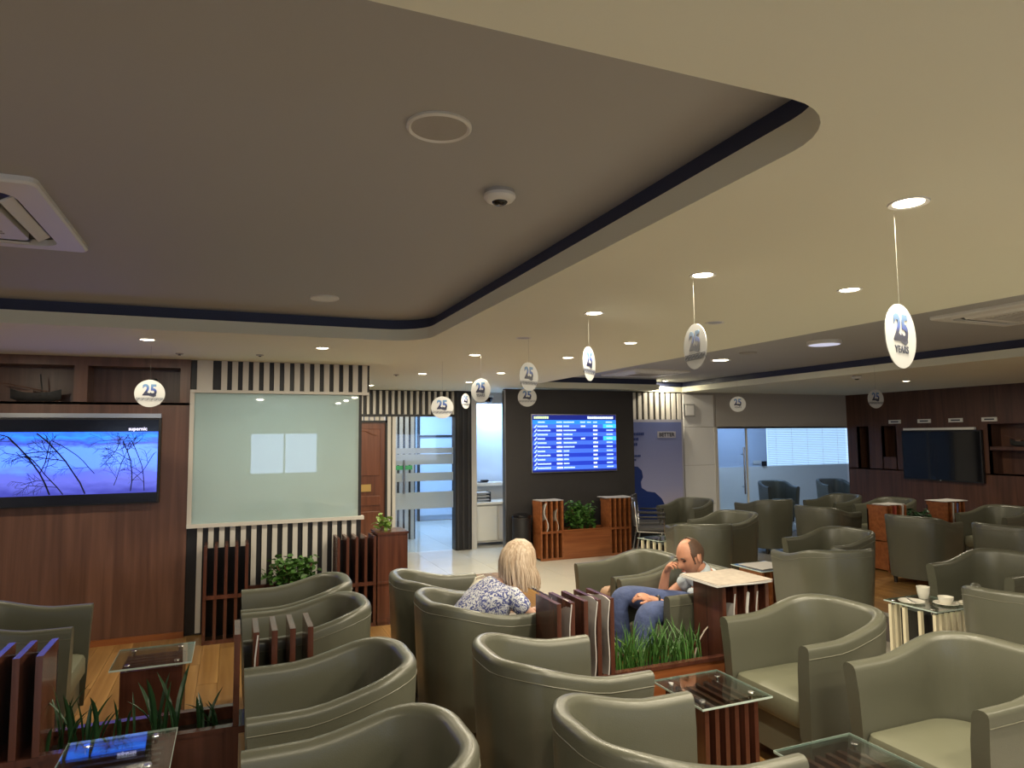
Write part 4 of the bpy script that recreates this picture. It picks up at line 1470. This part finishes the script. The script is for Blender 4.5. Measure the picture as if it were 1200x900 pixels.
flat_disc('ceiling_speaker', 0.495, 1.715, HT, 0.088, 'round grilled speaker in the grey ceiling tray', 'speaker')
flat_disc('ceiling_vent', 0.48, 4.12, HT, 0.085, 'small pale round vent near the far edge of the grey tray', 'vent', ('white_plastic', 'white_plastic'))
flat_disc('ceiling_vent', 4.92, 5.55, HT + 0.01, 0.09, 'faint round vent in the second grey tray', 'vent', ('grille_plastic', 'grille_plastic'), 0.008)
for x, y, z, lb in ((0.825, 2.115, HT, 'white dome camera in the grey ceiling tray'), (6.85, 5.9, H, 'small dome camera under the beam before the dark wood wall')):
    t = thing('dome_camera', lb, 'camera', (x, y, z))
    MB().lathe([(0.052, 0), (0.052, -0.012)], 30, cap=False).build('mount_ring', 'grille_plastic', t, True)
    MB().lathe([(0.054, -0.012), (0.055, -0.022), (0.045, -0.034), (0.03, -0.037), (0.001, -0.037)], 30, cap=False).build('housing', 'white_plastic', t, True)
    MB().ell((0, 0, -0.034), (0.028, 0.028, 0.016), 18, 10).build('lens_dome', 'black_gloss', t, True)


def cassette(x, y, z, label, rz=0.0, s=0.87):
    t = thing('air_conditioner', label, 'air conditioner', (x, y, z), rz)
    h = s / 2
    o = rrect(-h, h, -h, h, (0.03,) * 4, 4)
    i = rrect(-h * 0.80, h * 0.80, -h * 0.80, h * 0.80, (0.08,) * 4, 4)
    n = len(o)
    mb = MB()
    vs_ = [(a, b, 0) for a, b in o] + [(a, b, -0.016) for a, b in o] + [(a * 0.985, b * 0.985, -0.024) for a, b in o] + [(a, b, -0.030) for a, b in i] + [(a, b, 0.0) for a, b in i]
    mb.add(vs_, [(k * n + j, k * n + (j + 1) % n, (k + 1) * n + (j + 1) % n, (k + 1) * n + j) for k in range(4) for j in range(n)])
    mb.build('panel', 'white_plastic', t)
    MB().box(-h * 0.8, h * 0.8, -h * 0.8, h * 0.8, -0.004, 0.0).build('vent_slot', 'black', t)
    ii = rrect(-h * 0.60, h * 0.60, -h * 0.60, h * 0.60, (0.03,) * 4, 4)
    MB().add([(a, b, -0.005) for a, b in ii] + [(a, b, -0.034) for a, b in ii], [(j, (j + 1) % n, n + (j + 1) % n, n + j) for j in range(n)] + [tuple(reversed(range(n, 2 * n)))]).build('center_panel', 'white_plastic', t)
    for k in range(13):
        MB().box(-h * 0.45, h * 0.45, -h * 0.45 + k * h * 0.07, -h * 0.45 + k * h * 0.07 + 0.008, -0.037, -0.034).build('grille_bar', 'grille_plastic', t)
    for k in range(4):
        M = Matrix.Rotation(k * PI / 2, 3, 'Z')
        mb = MB()
        b = MB().obox((0, h * 0.71, -0.024), (h * 1.15, 0.045, 0.006), Matrix.Rotation(0.55, 3, 'X'))
        mb.add([M @ Vector(p) for p in b.v], b.f)
        mb.build('louvre', 'white_plastic', t)
    return t


cassette(-1.04, 2.96, HT, 'square ceiling air conditioner in the large grey tray')
cassette(5.14, 2.98, HT + 0.01, 'square ceiling air conditioner in the second tray beside the YEARS disc')
cassette(5.10, 7.75, HT + 0.01, 'square ceiling air conditioner in the second tray near the departure board')
for x, y, lb in ((0.18, 5.9, 'slim ceiling sensor before the frosted booth'), (-0.42, 6.0, 'slim ceiling sensor before the wood wall niche'), (1.62, 7.3, 'slim ceiling sensor before the entrance slats')):
    t = thing('ceiling_sensor', lb, 'sensor', (x, y, H))
    MB().lathe([(0.03, 0), (0.03, -0.006), (0.02, -0.010), (0.001, -0.011)], 20, cap=False).build('housing', 'grille_plastic', t, True)
    MB().lathe([(0.012, -0.010), (0.010, -0.016), (0.001, -0.017)], 14, cap=False).build('eye', 'black', t, True)
dome = thing('dome_camera', 'dome camera above the service counter opening', 'camera', (3.62, EY + 0.13, 2.24))
MB().lathe([(0.07, 0.02), (0.07, 0.0), (0.05, -0.05), (0.001, -0.07)], 20, cap=False).build('lens_dome', 'black_gloss', dome, True)
MB().lathe([(0.08, 0.05), (0.08, 0.02), (0.07, 0.02)], 20).build('housing', 'white_plastic', dome, True)

# ------------------------------------------------------------------ hanging discs
num_me = text_mesh('25', 0.112, 0.0006, 0.004, 0.85)
num_me.materials.clear()
num_me.materials.append(MATS['logo_blue'])
yr_me = text_mesh('YEARS', 0.031, 0.0006, 0.0006)
yr_me.materials.clear()
yr_me.materials.append(MATS['ink'])
script = text_mesh('\u0783\u07aa\u0780\u07a6\u0787\u07a6', 0.026, 0.0006, 0.0003)
script.materials.clear()
script.materials.append(MATS['ink'])
disc_me = MB().lathe([(0.001, -0.0015), (0.1, -0.0015), (0.1, 0.0015), (0.001, 0.0015)], 48, cap=False)
disc_me.v = [(x, z, y) for x, y, z in disc_me.v]
disc_me = disc_me.mesh('disc', 'disc_white')
sw_ = MB().add([(-0.036, 0, 0.012), (-0.026, 0, 0.020), (0.004, 0, 0.004), (0.034, 0, -0.004), (0.038, 0, 0.010), (0.042, 0, -0.012), (0.026, 0, -0.022), (0.0, 0, -0.014)], [(0, 1, 2, 7), (7, 2, 3, 6), (6, 3, 4, 5)]).mesh('swoosh', 'ink')


def hanging_disc(x, y, z, ang, label, years, zc=H):
    """ang: heading of the face normal measured from +X, degrees"""
    t = thing('hanging_sign', label, 'sign', (x, y, z), R(ang + 90))
    dsc = obj('disc', disc_me, t)
    for s in (0, 1):
        yy = -0.0024 if s == 0 else 0.0024
        rz = 0 if s == 0 else PI
        obj('number', num_me, dsc, (0, yy, -0.012), (PI / 2, 0, rz))
        w_ = obj('wording', yr_me if years else script, dsc, (0, yy, -0.052), (PI / 2, 0, rz))
        obj('swoosh', sw_, dsc, (0, yy * 1.2, -0.006), (0, 0, rz))
    MB().tube([(0, 0, 0.098), (0, 0, zc - z)], 0.0005, 4).build('string', 'string', t)
    return t


def view_ang(x, y, off):
    return math.degrees(math.atan2(-y, -x)) + off


for x, y, z, off, lb, yrs, zc in (
        (1.90, 1.47, 1.95, 66, 'white hanging disc reading 25 YEARS, hung in front of the second tray', True, H),
        (1.87, 2.44, 2.04, -61, 'white hanging disc with script, glowing under its own downlight', False, H),
        (1.90, 3.46, 2.07, 69, 'white hanging disc turned almost edge on, third in its row', False, H),
        (1.88, 4.29, 2.065, 50, 'grey looking hanging disc overlapping another before the dark wall', False, H),
        (2.88, 6.62, 2.07, 0, 'white hanging disc directly before the dark wall', False, H),
        (1.90, 5.34, 2.04, -36, 'white hanging disc reading 25 YEARS before the service counter', True, H),
        (1.73, 5.90, 1.92, 0, 'white hanging disc before the glass entrance door', False, H),
        (2.78, 8.40, 2.12, 57, 'small turned hanging disc before the dark entrance column', False, H),
        (-0.58, 5.59, 1.99, 0, 'white hanging disc before the wall niche above the blue television', False, H),
        (6.06, 7.06, 2.05, 0, 'white hanging disc before the meeting room header', True, HT + 0.01),
        (6.32, 5.22, 2.02, 42, 'white hanging disc before the dark wood wall', False, HT + 0.01)):
    hanging_disc(x, y, z, view_ang(x, y, off), lb, yrs, zc)


# ------------------------------------------------------------------ people
def skin_mesh(chains, levels=2):
    """chains: list of lists of (x, y, z, r); points closer than 1 mm are shared"""
    vs_, rs, es = [], [], []

    def vid(p):
        for i, q_ in enumerate(vs_):
            if (Vector(q_) - Vector(p[:3])).length < 1e-3:
                return i
        vs_.append(p[:3])
        rs.append(p[3:])
        return len(vs_) - 1
    for ch in chains:
        ids = [vid(p) for p in ch]
        es += list(zip(ids, ids[1:]))
    me = D.meshes.new('skin_cage')
    me.from_pydata(vs_, es, [])
    o = obj('skin_cage', me)
    sk = o.modifiers.new('skin', 'SKIN')
    sk.use_smooth_shade = True
    for i, r_ in enumerate(rs):
        me.skin_vertices[0].data[i].radius = (r_[0], r_[1] if len(r_) > 1 else r_[0])
    me.skin_vertices[0].data[0].use_root = True
    ss = o.modifiers.new('sub', 'SUBSURF')
    ss.levels = levels
    ss.render_levels = levels
    dg = bpy.context.evaluated_depsgraph_get()
    dg.update()
    out = D.meshes.new_from_object(o.evaluated_get(dg))
    D.objects.remove(o)
    mb = MB()
    mb.add([v.co.copy() for v in out.vertices], [tuple(p.vertices) for p in out.polygons])
    D.meshes.remove(out)
    return mb


def merge(a, b, mi=None):
    a.add(b.v, b.f)
    if mi is None:
        a.m[-len(b.f):] = b.m
    else:
        a.m[-len(b.f):] = [mi] * len(b.f)
    return a


def head_pt(d):
    """d: unit direction, +x face. returns the surface point of a head 0.235 m tall"""
    x, y, z = d.x * 0.096, d.y * 0.076, d.z * 0.118
    if z < 0:
        t_ = min(1, -z / 0.118)
        y *= 1 - 0.34 * t_ ** 1.4
        if x > 0:
            x = x * (1 - 0.12 * t_) + 0.020 * t_
        else:
            x *= 1 - 0.35 * t_
    if x < 0:
        x *= 1.06
    if d.x > 0.2:
        g = lambda cy, cz, sy, sz: math.exp(-((y - cy) / sy) ** 2 - ((z - cz) / sz) ** 2)
        x += 0.026 * g(0, -0.022, 0.013, 0.020) + 0.012 * g(0, 0.0, 0.010, 0.022)
        x += 0.005 * g(0.03, 0.034, 0.025, 0.012) + 0.005 * g(-0.03, 0.034, 0.025, 0.012)
        x -= 0.010 * g(0.032, 0.012, 0.016, 0.012) + 0.010 * g(-0.032, 0.012, 0.016, 0.012)
        x += 0.006 * g(0, -0.060, 0.022, 0.007) - 0.005 * g(0, -0.075, 0.03, 0.008) + 0.008 * g(0, -0.098, 0.02, 0.014)
    return Vector((x, y, z))


def head_mb(M, c, n=44, k=34):
    mb = MB()
    vs_, fs_ = [], []
    for i in range(k + 1):
        t_ = PI * i / k
        for j in range(n):
            a = 2 * PI * j / n
            d = Vector((math.sin(t_) * math.cos(a), math.sin(t_) * math.sin(a), math.cos(t_)))
            vs_.append(Vector(c) + M @ head_pt(d))
    for i in range(k):
        for j in range(n):
            fs_.append((i * n + j, (i + 1) * n + j, (i + 1) * n + (j + 1) % n, i * n + (j + 1) % n))
    mb.add(vs_, fs_, 0)
    for s in (-1, 1):
        mb.ell(Vector(c) + M @ Vector((-0.004, s * 0.076, -0.006)), (0.020, 0.010, 0.032), 12, 8, 0, M @ Matrix.Rotation(s * 0.35, 3, 'Z'))
        mb.ell(Vector(c) + M @ Vector((0.082, s * 0.031, 0.012)), (0.009, 0.013, 0.007), 10, 8, 1, M)
        mb.ell(Vector(c) + M @ Vector((0.090, s * 0.031, 0.034)), (0.006, 0.019, 0.004), 10, 6, 3, M)
    mb.ell(Vector(c) + M @ Vector((0.097, 0, -0.062)), (0.007, 0.022, 0.006), 10, 6, 2, M)
    return mb


def shell_mb(M, c, grow, keep, n=110, k=84):
    mb = MB()
    vs_, fs_ = [], []
    ds = []
    for i in range(k + 1):
        t_ = PI * i / k
        for j in range(n):
            a = 2 * PI * j / n
            d = Vector((math.sin(t_) * math.cos(a), math.sin(t_) * math.sin(a), math.cos(t_)))
            p = head_pt(d)
            ds.append(p)
            vs_.append(Vector(c) + M @ (p * grow + Vector((0, 0, 0.002))))
    for i in range(k):
        for j in range(n):
            q_ = (i * n + j, (i + 1) * n + j, (i + 1) * n + (j + 1) % n, i * n + (j + 1) % n)
            m_ = sum((ds[a] for a in q_), Vector()) / 4
            if keep(m_):
                fs_.append(q_)
    mb.add(vs_, fs_)
    return mb


def hand_mb(wrist, direc, palm_n, curl=0.6, size=1.0, thumb_side=1):
    """palm plus five skinned fingers. direc: forearm direction, palm_n: palm normal"""
    d = Vector(direc).normalized()
    pn = Vector(palm_n)
    pn = (pn - d * pn.dot(d)).normalized()
    s = d.cross(pn) * thumb_side
    w0 = Vector(wrist)
    k0 = w0 + d * 0.085 * size
    chains = []
    P0 = (*(w0 + d * 0.03 * size), 0.024 * size, 0.017 * size)
    mb = MB()
    # palm: flattened ellipsoid body
    M = Matrix((d, s, pn)).transposed()
    mb.ell(w0 + d * 0.050 * size, (0.055 * size, 0.042 * size, 0.019 * size), 16, 12, 0, M)
    for f, (off, ln) in enumerate(((0.030, 0.072), (0.010, 0.082), (-0.011, 0.076), (-0.031, 0.060))):
        b = k0 + s * off * size - d * 0.012 * size
        c = curl * (1 + 0.08 * f)
        p1 = b + (d * math.cos(c * 0.5) + pn * math.sin(c * 0.5)) * ln * 0.45 * size
        p2 = p1 + (d * math.cos(c * 1.3) + pn * math.sin(c * 1.3)) * ln * 0.33 * size
        p3 = p2 + (d * math.cos(c * 1.9) + pn * math.sin(c * 1.9)) * ln * 0.26 * size
        r_ = 0.0095 * size
        ch = [(*b, r_), (*p1, r_ * 0.95), (*p2, r_ * 0.85), (*p3, r_ * 0.7)]
        merge(mb, skin_mesh([ch], 1))
    b = w0 + d * 0.03 * size + s * 0.032 * size
    p1 = b + (d * 0.7 + s * 0.75 + pn * 0.2).normalized() * 0.036 * size
    p2 = p1 + (d * 0.95 + s * 0.2 + pn * 0.35).normalized() * 0.032 * size
    merge(mb, skin_mesh([[(*b, 0.012 * size), (*p1, 0.0105 * size), (*p2, 0.008 * size)]], 1))
    return mb


def finish(mb, name, mats, parent=None):
    return mb.build(name, mats, parent, True)


# --- man, facing -X
def rotm(yaw, pitch, roll=0.0):
    """+x face direction turned by yaw about z, then nodding down by pitch"""
    return Matrix.Rotation(yaw, 3, 'Z') @ Matrix.Rotation(pitch, 3, 'Y') @ Matrix.Rotation(roll, 3, 'X')


mh = Vector((2.845, 3.83, 0.845))
MM = rotm(PI + 0.10, 0.42)
pel = (2.90, 3.83, 0.49)
body = skin_mesh([
    [(*pel, 0.08, 0.10), (2.985, 3.83, 0.57, 0.075, 0.10), (2.99, 3.83, 0.655, 0.065, 0.09), (2.955, 3.83, 0.715, 0.06, 0.075), (2.905, 3.83, 0.765, 0.052), (2.875, 3.83, 0.80, 0.048)],
    [(2.99, 3.83, 0.655, 0.065, 0.09), (2.965, 3.985, 0.66, 0.040), (2.86, 4.045, 0.57, 0.042), (2.745, 4.02, 0.505, 0.040), (2.735, 3.995, 0.60, 0.036), (2.733, 3.952, 0.718, 0.028), (2.736, 3.920, 0.760, 0.020)],
    [(2.99, 3.83, 0.655, 0.065, 0.09), (2.955, 3.675, 0.66, 0.040), (2.82, 3.61, 0.57, 0.042), (2.66, 3.60, 0.510, 0.040), (2.57, 3.69, 0.565, 0.034), (2.495, 3.765, 0.605, 0.028), (2.455, 3.785, 0.619, 0.020)],
    [(*pel, 0.08, 0.10), (2.78, 3.93, 0.50, 0.060), (2.385, 3.99, 0.600, 0.062), (2.39, 3.99, 0.33, 0.050), (2.41, 3.98, 0.09, 0.036)],
    [(*pel, 0.08, 0.10), (2.78, 3.73, 0.50, 0.060), (2.40, 3.69, 0.555, 0.062), (2.385, 3.69, 0.33, 0.050), (2.38, 3.69, 0.09, 0.036)],
])
merge(body, head_mb(MM, mh))
merge(body, hand_mb((2.733, 3.948, 0.725), (0.05, -0.62, 0.78), (0.3, -0.7, -0.5), 0.9, 0.95, 1))
merge(body, hand_mb((2.495, 3.765, 0.605), (-0.80, 0.40, 0.28), (0.1, 0.3, -0.9), 0.75, 0.95, 1))
man = finish(body, 'person', ['skin', 'eye', 'lip', 'hair_brown'])
tag(man, 'person in jeans and pale shirt resting his brow on one hand', 'person')
hair = shell_mb(MM, mh, 1.055, lambda p: p.z > (-0.075 if p.x < -0.03 else -0.03) and p.x < 0.038 - 0.5 * max(0, p.z - 0.04) and not (p.z > 0.108 and p.x > -0.02) and not (p.z > 0.103 and p.x > -0.03) and not (abs(p.y) > 0.055 and -0.03 < p.x < 0.03 and p.z < 0.012))
hair.build('hair', 'hair_brown', man, True).modifiers.new('thick', 'SOLIDIFY').thickness = 0.004
shirt = skin_mesh([
    [(*pel, 0.135, 0.165), (2.985, 3.83, 0.57, 0.135, 0.165), (2.995, 3.83, 0.655, 0.125, 0.165), (2.96, 3.83, 0.712, 0.075, 0.09)],
    [(2.995, 3.83, 0.655, 0.125, 0.165), (2.965, 3.985, 0.662, 0.068), (2.88, 4.04, 0.59, 0.066)],
    [(2.995, 3.83, 0.655, 0.125, 0.165), (2.955, 3.675, 0.662, 0.068), (2.85, 3.615, 0.585, 0.066)],
])
finish(shirt, 'shirt', 'shirt_pale', man)
col_ = MB().lathe([(0.066, -0.02), (0.070, 0.0), (0.063, 0.035), (0.058, 0.034), (0.062, 0.0)], 20, cap=False)
Mc = rotm(PI, 0.65)
col_.v = [tuple(Vector((2.925, 3.83, 0.735)) + Mc @ Vector(p)) for p in col_.v]
col_.build('collar', 'shirt_pale', man, True)
jeans = skin_mesh([
    [(2.95, 3.83, 0.54, 0.13, 0.17), (*pel, 0.135, 0.17), (2.78, 3.93, 0.50, 0.098), (2.60, 3.965, 0.555, 0.086), (2.385, 3.99, 0.600, 0.077), (2.375, 3.99, 0.47, 0.074), (2.40, 3.99, 0.30, 0.068), (2.41, 3.98, 0.11, 0.062)],
    [(*pel, 0.135, 0.17), (2.78, 3.73, 0.50, 0.098), (2.59, 3.705, 0.525, 0.086), (2.40, 3.69, 0.555, 0.077), (2.378, 3.69, 0.46, 0.074), (2.38, 3.69, 0.30, 0.068), (2.38, 3.69, 0.11, 0.062)],
])
finish(jeans, 'jeans', 'jeans', man)
for y, x in ((3.98, 2.41), (3.69, 2.38)):
    sh = MB()
    sh.ell((x - 0.06, y, 0.045), (0.13, 0.045, 0.042), 16, 10).ell((x + 0.02, y, 0.06), (0.055, 0.042, 0.055), 14, 10)
    sh.v = [(a, b, max(c, 0.001)) for a, b, c in sh.v]
    sh.build('shoe', 'shoe_dark', man, True)
wt = MB().tube([Vector((2.517, 3.742, 0.597)) + 0.033 * (Vector((0.2, 0.9, 0.1)).normalized() * math.cos(a) + Vector((0.33, 0.0, 0.94)) * math.sin(a)) for a in [2 * PI * k / 14 for k in range(15)]], 0.008, 6)
wt.build('wristwatch', 'watch_black', man, True)

# --- woman, facing +X, bent forward
whd = Vector((1.600, 3.83, 0.905))
WM = rotm(0.25, 0.35)
wp = (1.25, 3.83, 0.50)
wbody = skin_mesh([
    [(*wp, 0.08, 0.10), (1.33, 3.83, 0.60, 0.065, 0.09), (1.42, 3.83, 0.70, 0.06, 0.085), (1.50, 3.83, 0.775, 0.045, 0.055), (1.545, 3.83, 0.825, 0.044), (1.575, 3.83, 0.855, 0.042)],
    [(1.42, 3.83, 0.70, 0.06, 0.085), (1.47, 3.985, 0.735, 0.034), (1.60, 4.03, 0.62, 0.038), (1.72, 4.00, 0.55, 0.032), (1.82, 3.94, 0.575, 0.022)],
    [(1.42, 3.83, 0.70, 0.06, 0.085), (1.50, 3.68, 0.735, 0.034), (1.60, 3.635, 0.62, 0.038), (1.70, 3.66, 0.55, 0.032), (1.80, 3.74, 0.575, 0.022)],
    [(*wp, 0.08, 0.10), (1.36, 3.93, 0.49, 0.058), (1.70, 3.95, 0.505, 0.056), (1.70, 3.95, 0.28, 0.044), (1.66, 3.95, 0.09, 0.030)],
    [(*wp, 0.08, 0.10), (1.36, 3.73, 0.49, 0.058), (1.70, 3.71, 0.505, 0.056), (1.70, 3.72, 0.28, 0.044), (1.66, 3.72, 0.09, 0.030)],
])
merge(wbody, head_mb(WM, whd))
merge(wbody, hand_mb((1.82, 3.94, 0.575), (0.8, -0.5, 0.0), (0, 0, -1), 0.6, 0.88, 1))
merge(wbody, hand_mb((1.80, 3.74, 0.575), (0.8, 0.5, 0.0), (0, 0, -1), 0.6, 0.88, -1))
woman = finish(wbody, 'person', ['skin_pale', 'eye', 'lip', 'hair_brown'])
tag(woman, 'person with blonde shoulder length hair bending forward in a blue patterned blouse', 'person')
bl_ = skin_mesh([
    [(*wp, 0.135, 0.165), (1.325, 3.83, 0.60, 0.122, 0.160), (1.41, 3.83, 0.70, 0.118, 0.165), (1.485, 3.83, 0.765, 0.075, 0.10)],
    [(1.41, 3.83, 0.70, 0.118, 0.165), (1.47, 3.985, 0.738, 0.060), (1.57, 4.025, 0.65, 0.058)],
    [(1.41, 3.83, 0.70, 0.118, 0.165), (1.50, 3.68, 0.738, 0.060), (1.57, 3.64, 0.65, 0.058)],
])
finish(bl_, 'blouse', 'blouse', woman)
tr = skin_mesh([
    [(1.27, 3.83, 0.53, 0.13, 0.16), (*wp, 0.13, 0.165), (1.36, 3.93, 0.49, 0.09), (1.54, 3.945, 0.50, 0.08), (1.70, 3.95, 0.505, 0.068), (1.71, 3.95, 0.30, 0.062), (1.67, 3.95, 0.12, 0.055)],
    [(*wp, 0.13, 0.165), (1.36, 3.73, 0.49, 0.09), (1.54, 3.72, 0.50, 0.08), (1.70, 3.71, 0.505, 0.068), (1.71, 3.72, 0.30, 0.062), (1.67, 3.72, 0.12, 0.055)],
])
finish(tr, 'trousers', 'trousers_light', woman)
for y in (3.95, 3.72):
    sh = MB()
    sh.ell((1.72, y, 0.04), (0.115, 0.040, 0.038), 16, 10).ell((1.66, y, 0.05), (0.05, 0.038, 0.05), 14, 10)
    sh.v = [(a, b, max(c, 0.001)) for a, b, c in sh.v]
    sh.build('shoe', 'shoe_dark', woman, True)
hcap = shell_mb(WM, whd, 1.10, lambda p: p.x < 0.052 + 0.3 * (p.z - 0.03) and p.z > -0.06)
q = random.Random(31)
for k in range(190):
    a = R(58 + 244 * (k + q.random()) / 190)
    rr = q.uniform(0.98, 1.12)
    dn = q.uniform(0.11, 0.185) * (1.0 if abs(a - PI) < 1.5 else 0.85)
    pts, rs = [], []
    for i in range(9):
        u = i / 8
        if u < 0.45:
            t_ = u / 0.45 * PI / 2
            d = Vector((math.sin(t_) * math.cos(a), math.sin(t_) * math.sin(a), math.cos(t_)))
            p = head_pt(d) * 1.11 * rr
            p.z = math.cos(t_) * 0.128
        else:
            v = (u - 0.45) / 0.55
            d = Vector((math.cos(a), math.sin(a), 0))
            p = head_pt(d) * (1.11 * rr + 0.26 * math.sin(v * 2.0))
            p.z = -dn * v
            p.x -= 0.015 * v
        wpnt = whd + WM @ p
        if u > 0.45:      # hair hangs by gravity
            base = whd + WM @ (head_pt(Vector((math.cos(a), math.sin(a), 0))) * (1.11 * rr + 0.26 * math.sin(v * 2.0)))
            wpnt = base + Vector((0.02 * v, 0.0, -dn * v))
        pts.append(wpnt)
        rs.append(0.0075 * (1 - 0.55 * u ** 3) + 0.001)
    hcap.tube(pts, rs, 5)
hcap.build('hair', 'hair_blond', woman, True)

# bags
hb = thing('handbag', 'slouchy white bag on the chair arm beside the blonde woman', 'bag', (1.46, 4.12, 0.655))
mb = MB().ell((0, 0, 0.04), (0.075, 0.06, 0.062), 18, 12)
mb.v = [(x * (1 + 0.12 * math.sin(z * 60)), y, max(0.0, z)) for x, y, z in mb.v]
mb.build('body', 'bag_white', hb, True)
MB().tube([(-0.05, 0, 0.07), (-0.03, 0.01, 0.11), (0.02, 0.01, 0.12), (0.05, 0, 0.08)], 0.006, 6).build('strap', 'bag_white', hb, True)
hb2 = thing('handbag', 'tan leather handbag lying on the empty chair seat beside the man', 'bag', (2.62, 4.42, 0.408))
mb = MB().ell((0, 0, 0.075), (0.13, 0.09, 0.085), 20, 12)
mb.v = [(x, y * (1 + 0.15 * math.sin(x * 40)), max(0.0, z + 0.01 * math.sin(x * 50))) for x, y, z in mb.v]
mb.build('body', 'bag_tan', hb2, True)
MB().tube([(-0.10, -0.04, 0.10), (-0.07, -0.06, 0.17), (0.03, -0.06, 0.19), (0.09, -0.04, 0.12)], 0.009, 7).build('strap', 'bag_tan', hb2, True)
MB().box(-0.06, 0.05, -0.095, -0.085, 0.06, 0.075).build('zip', 'brass', hb2)
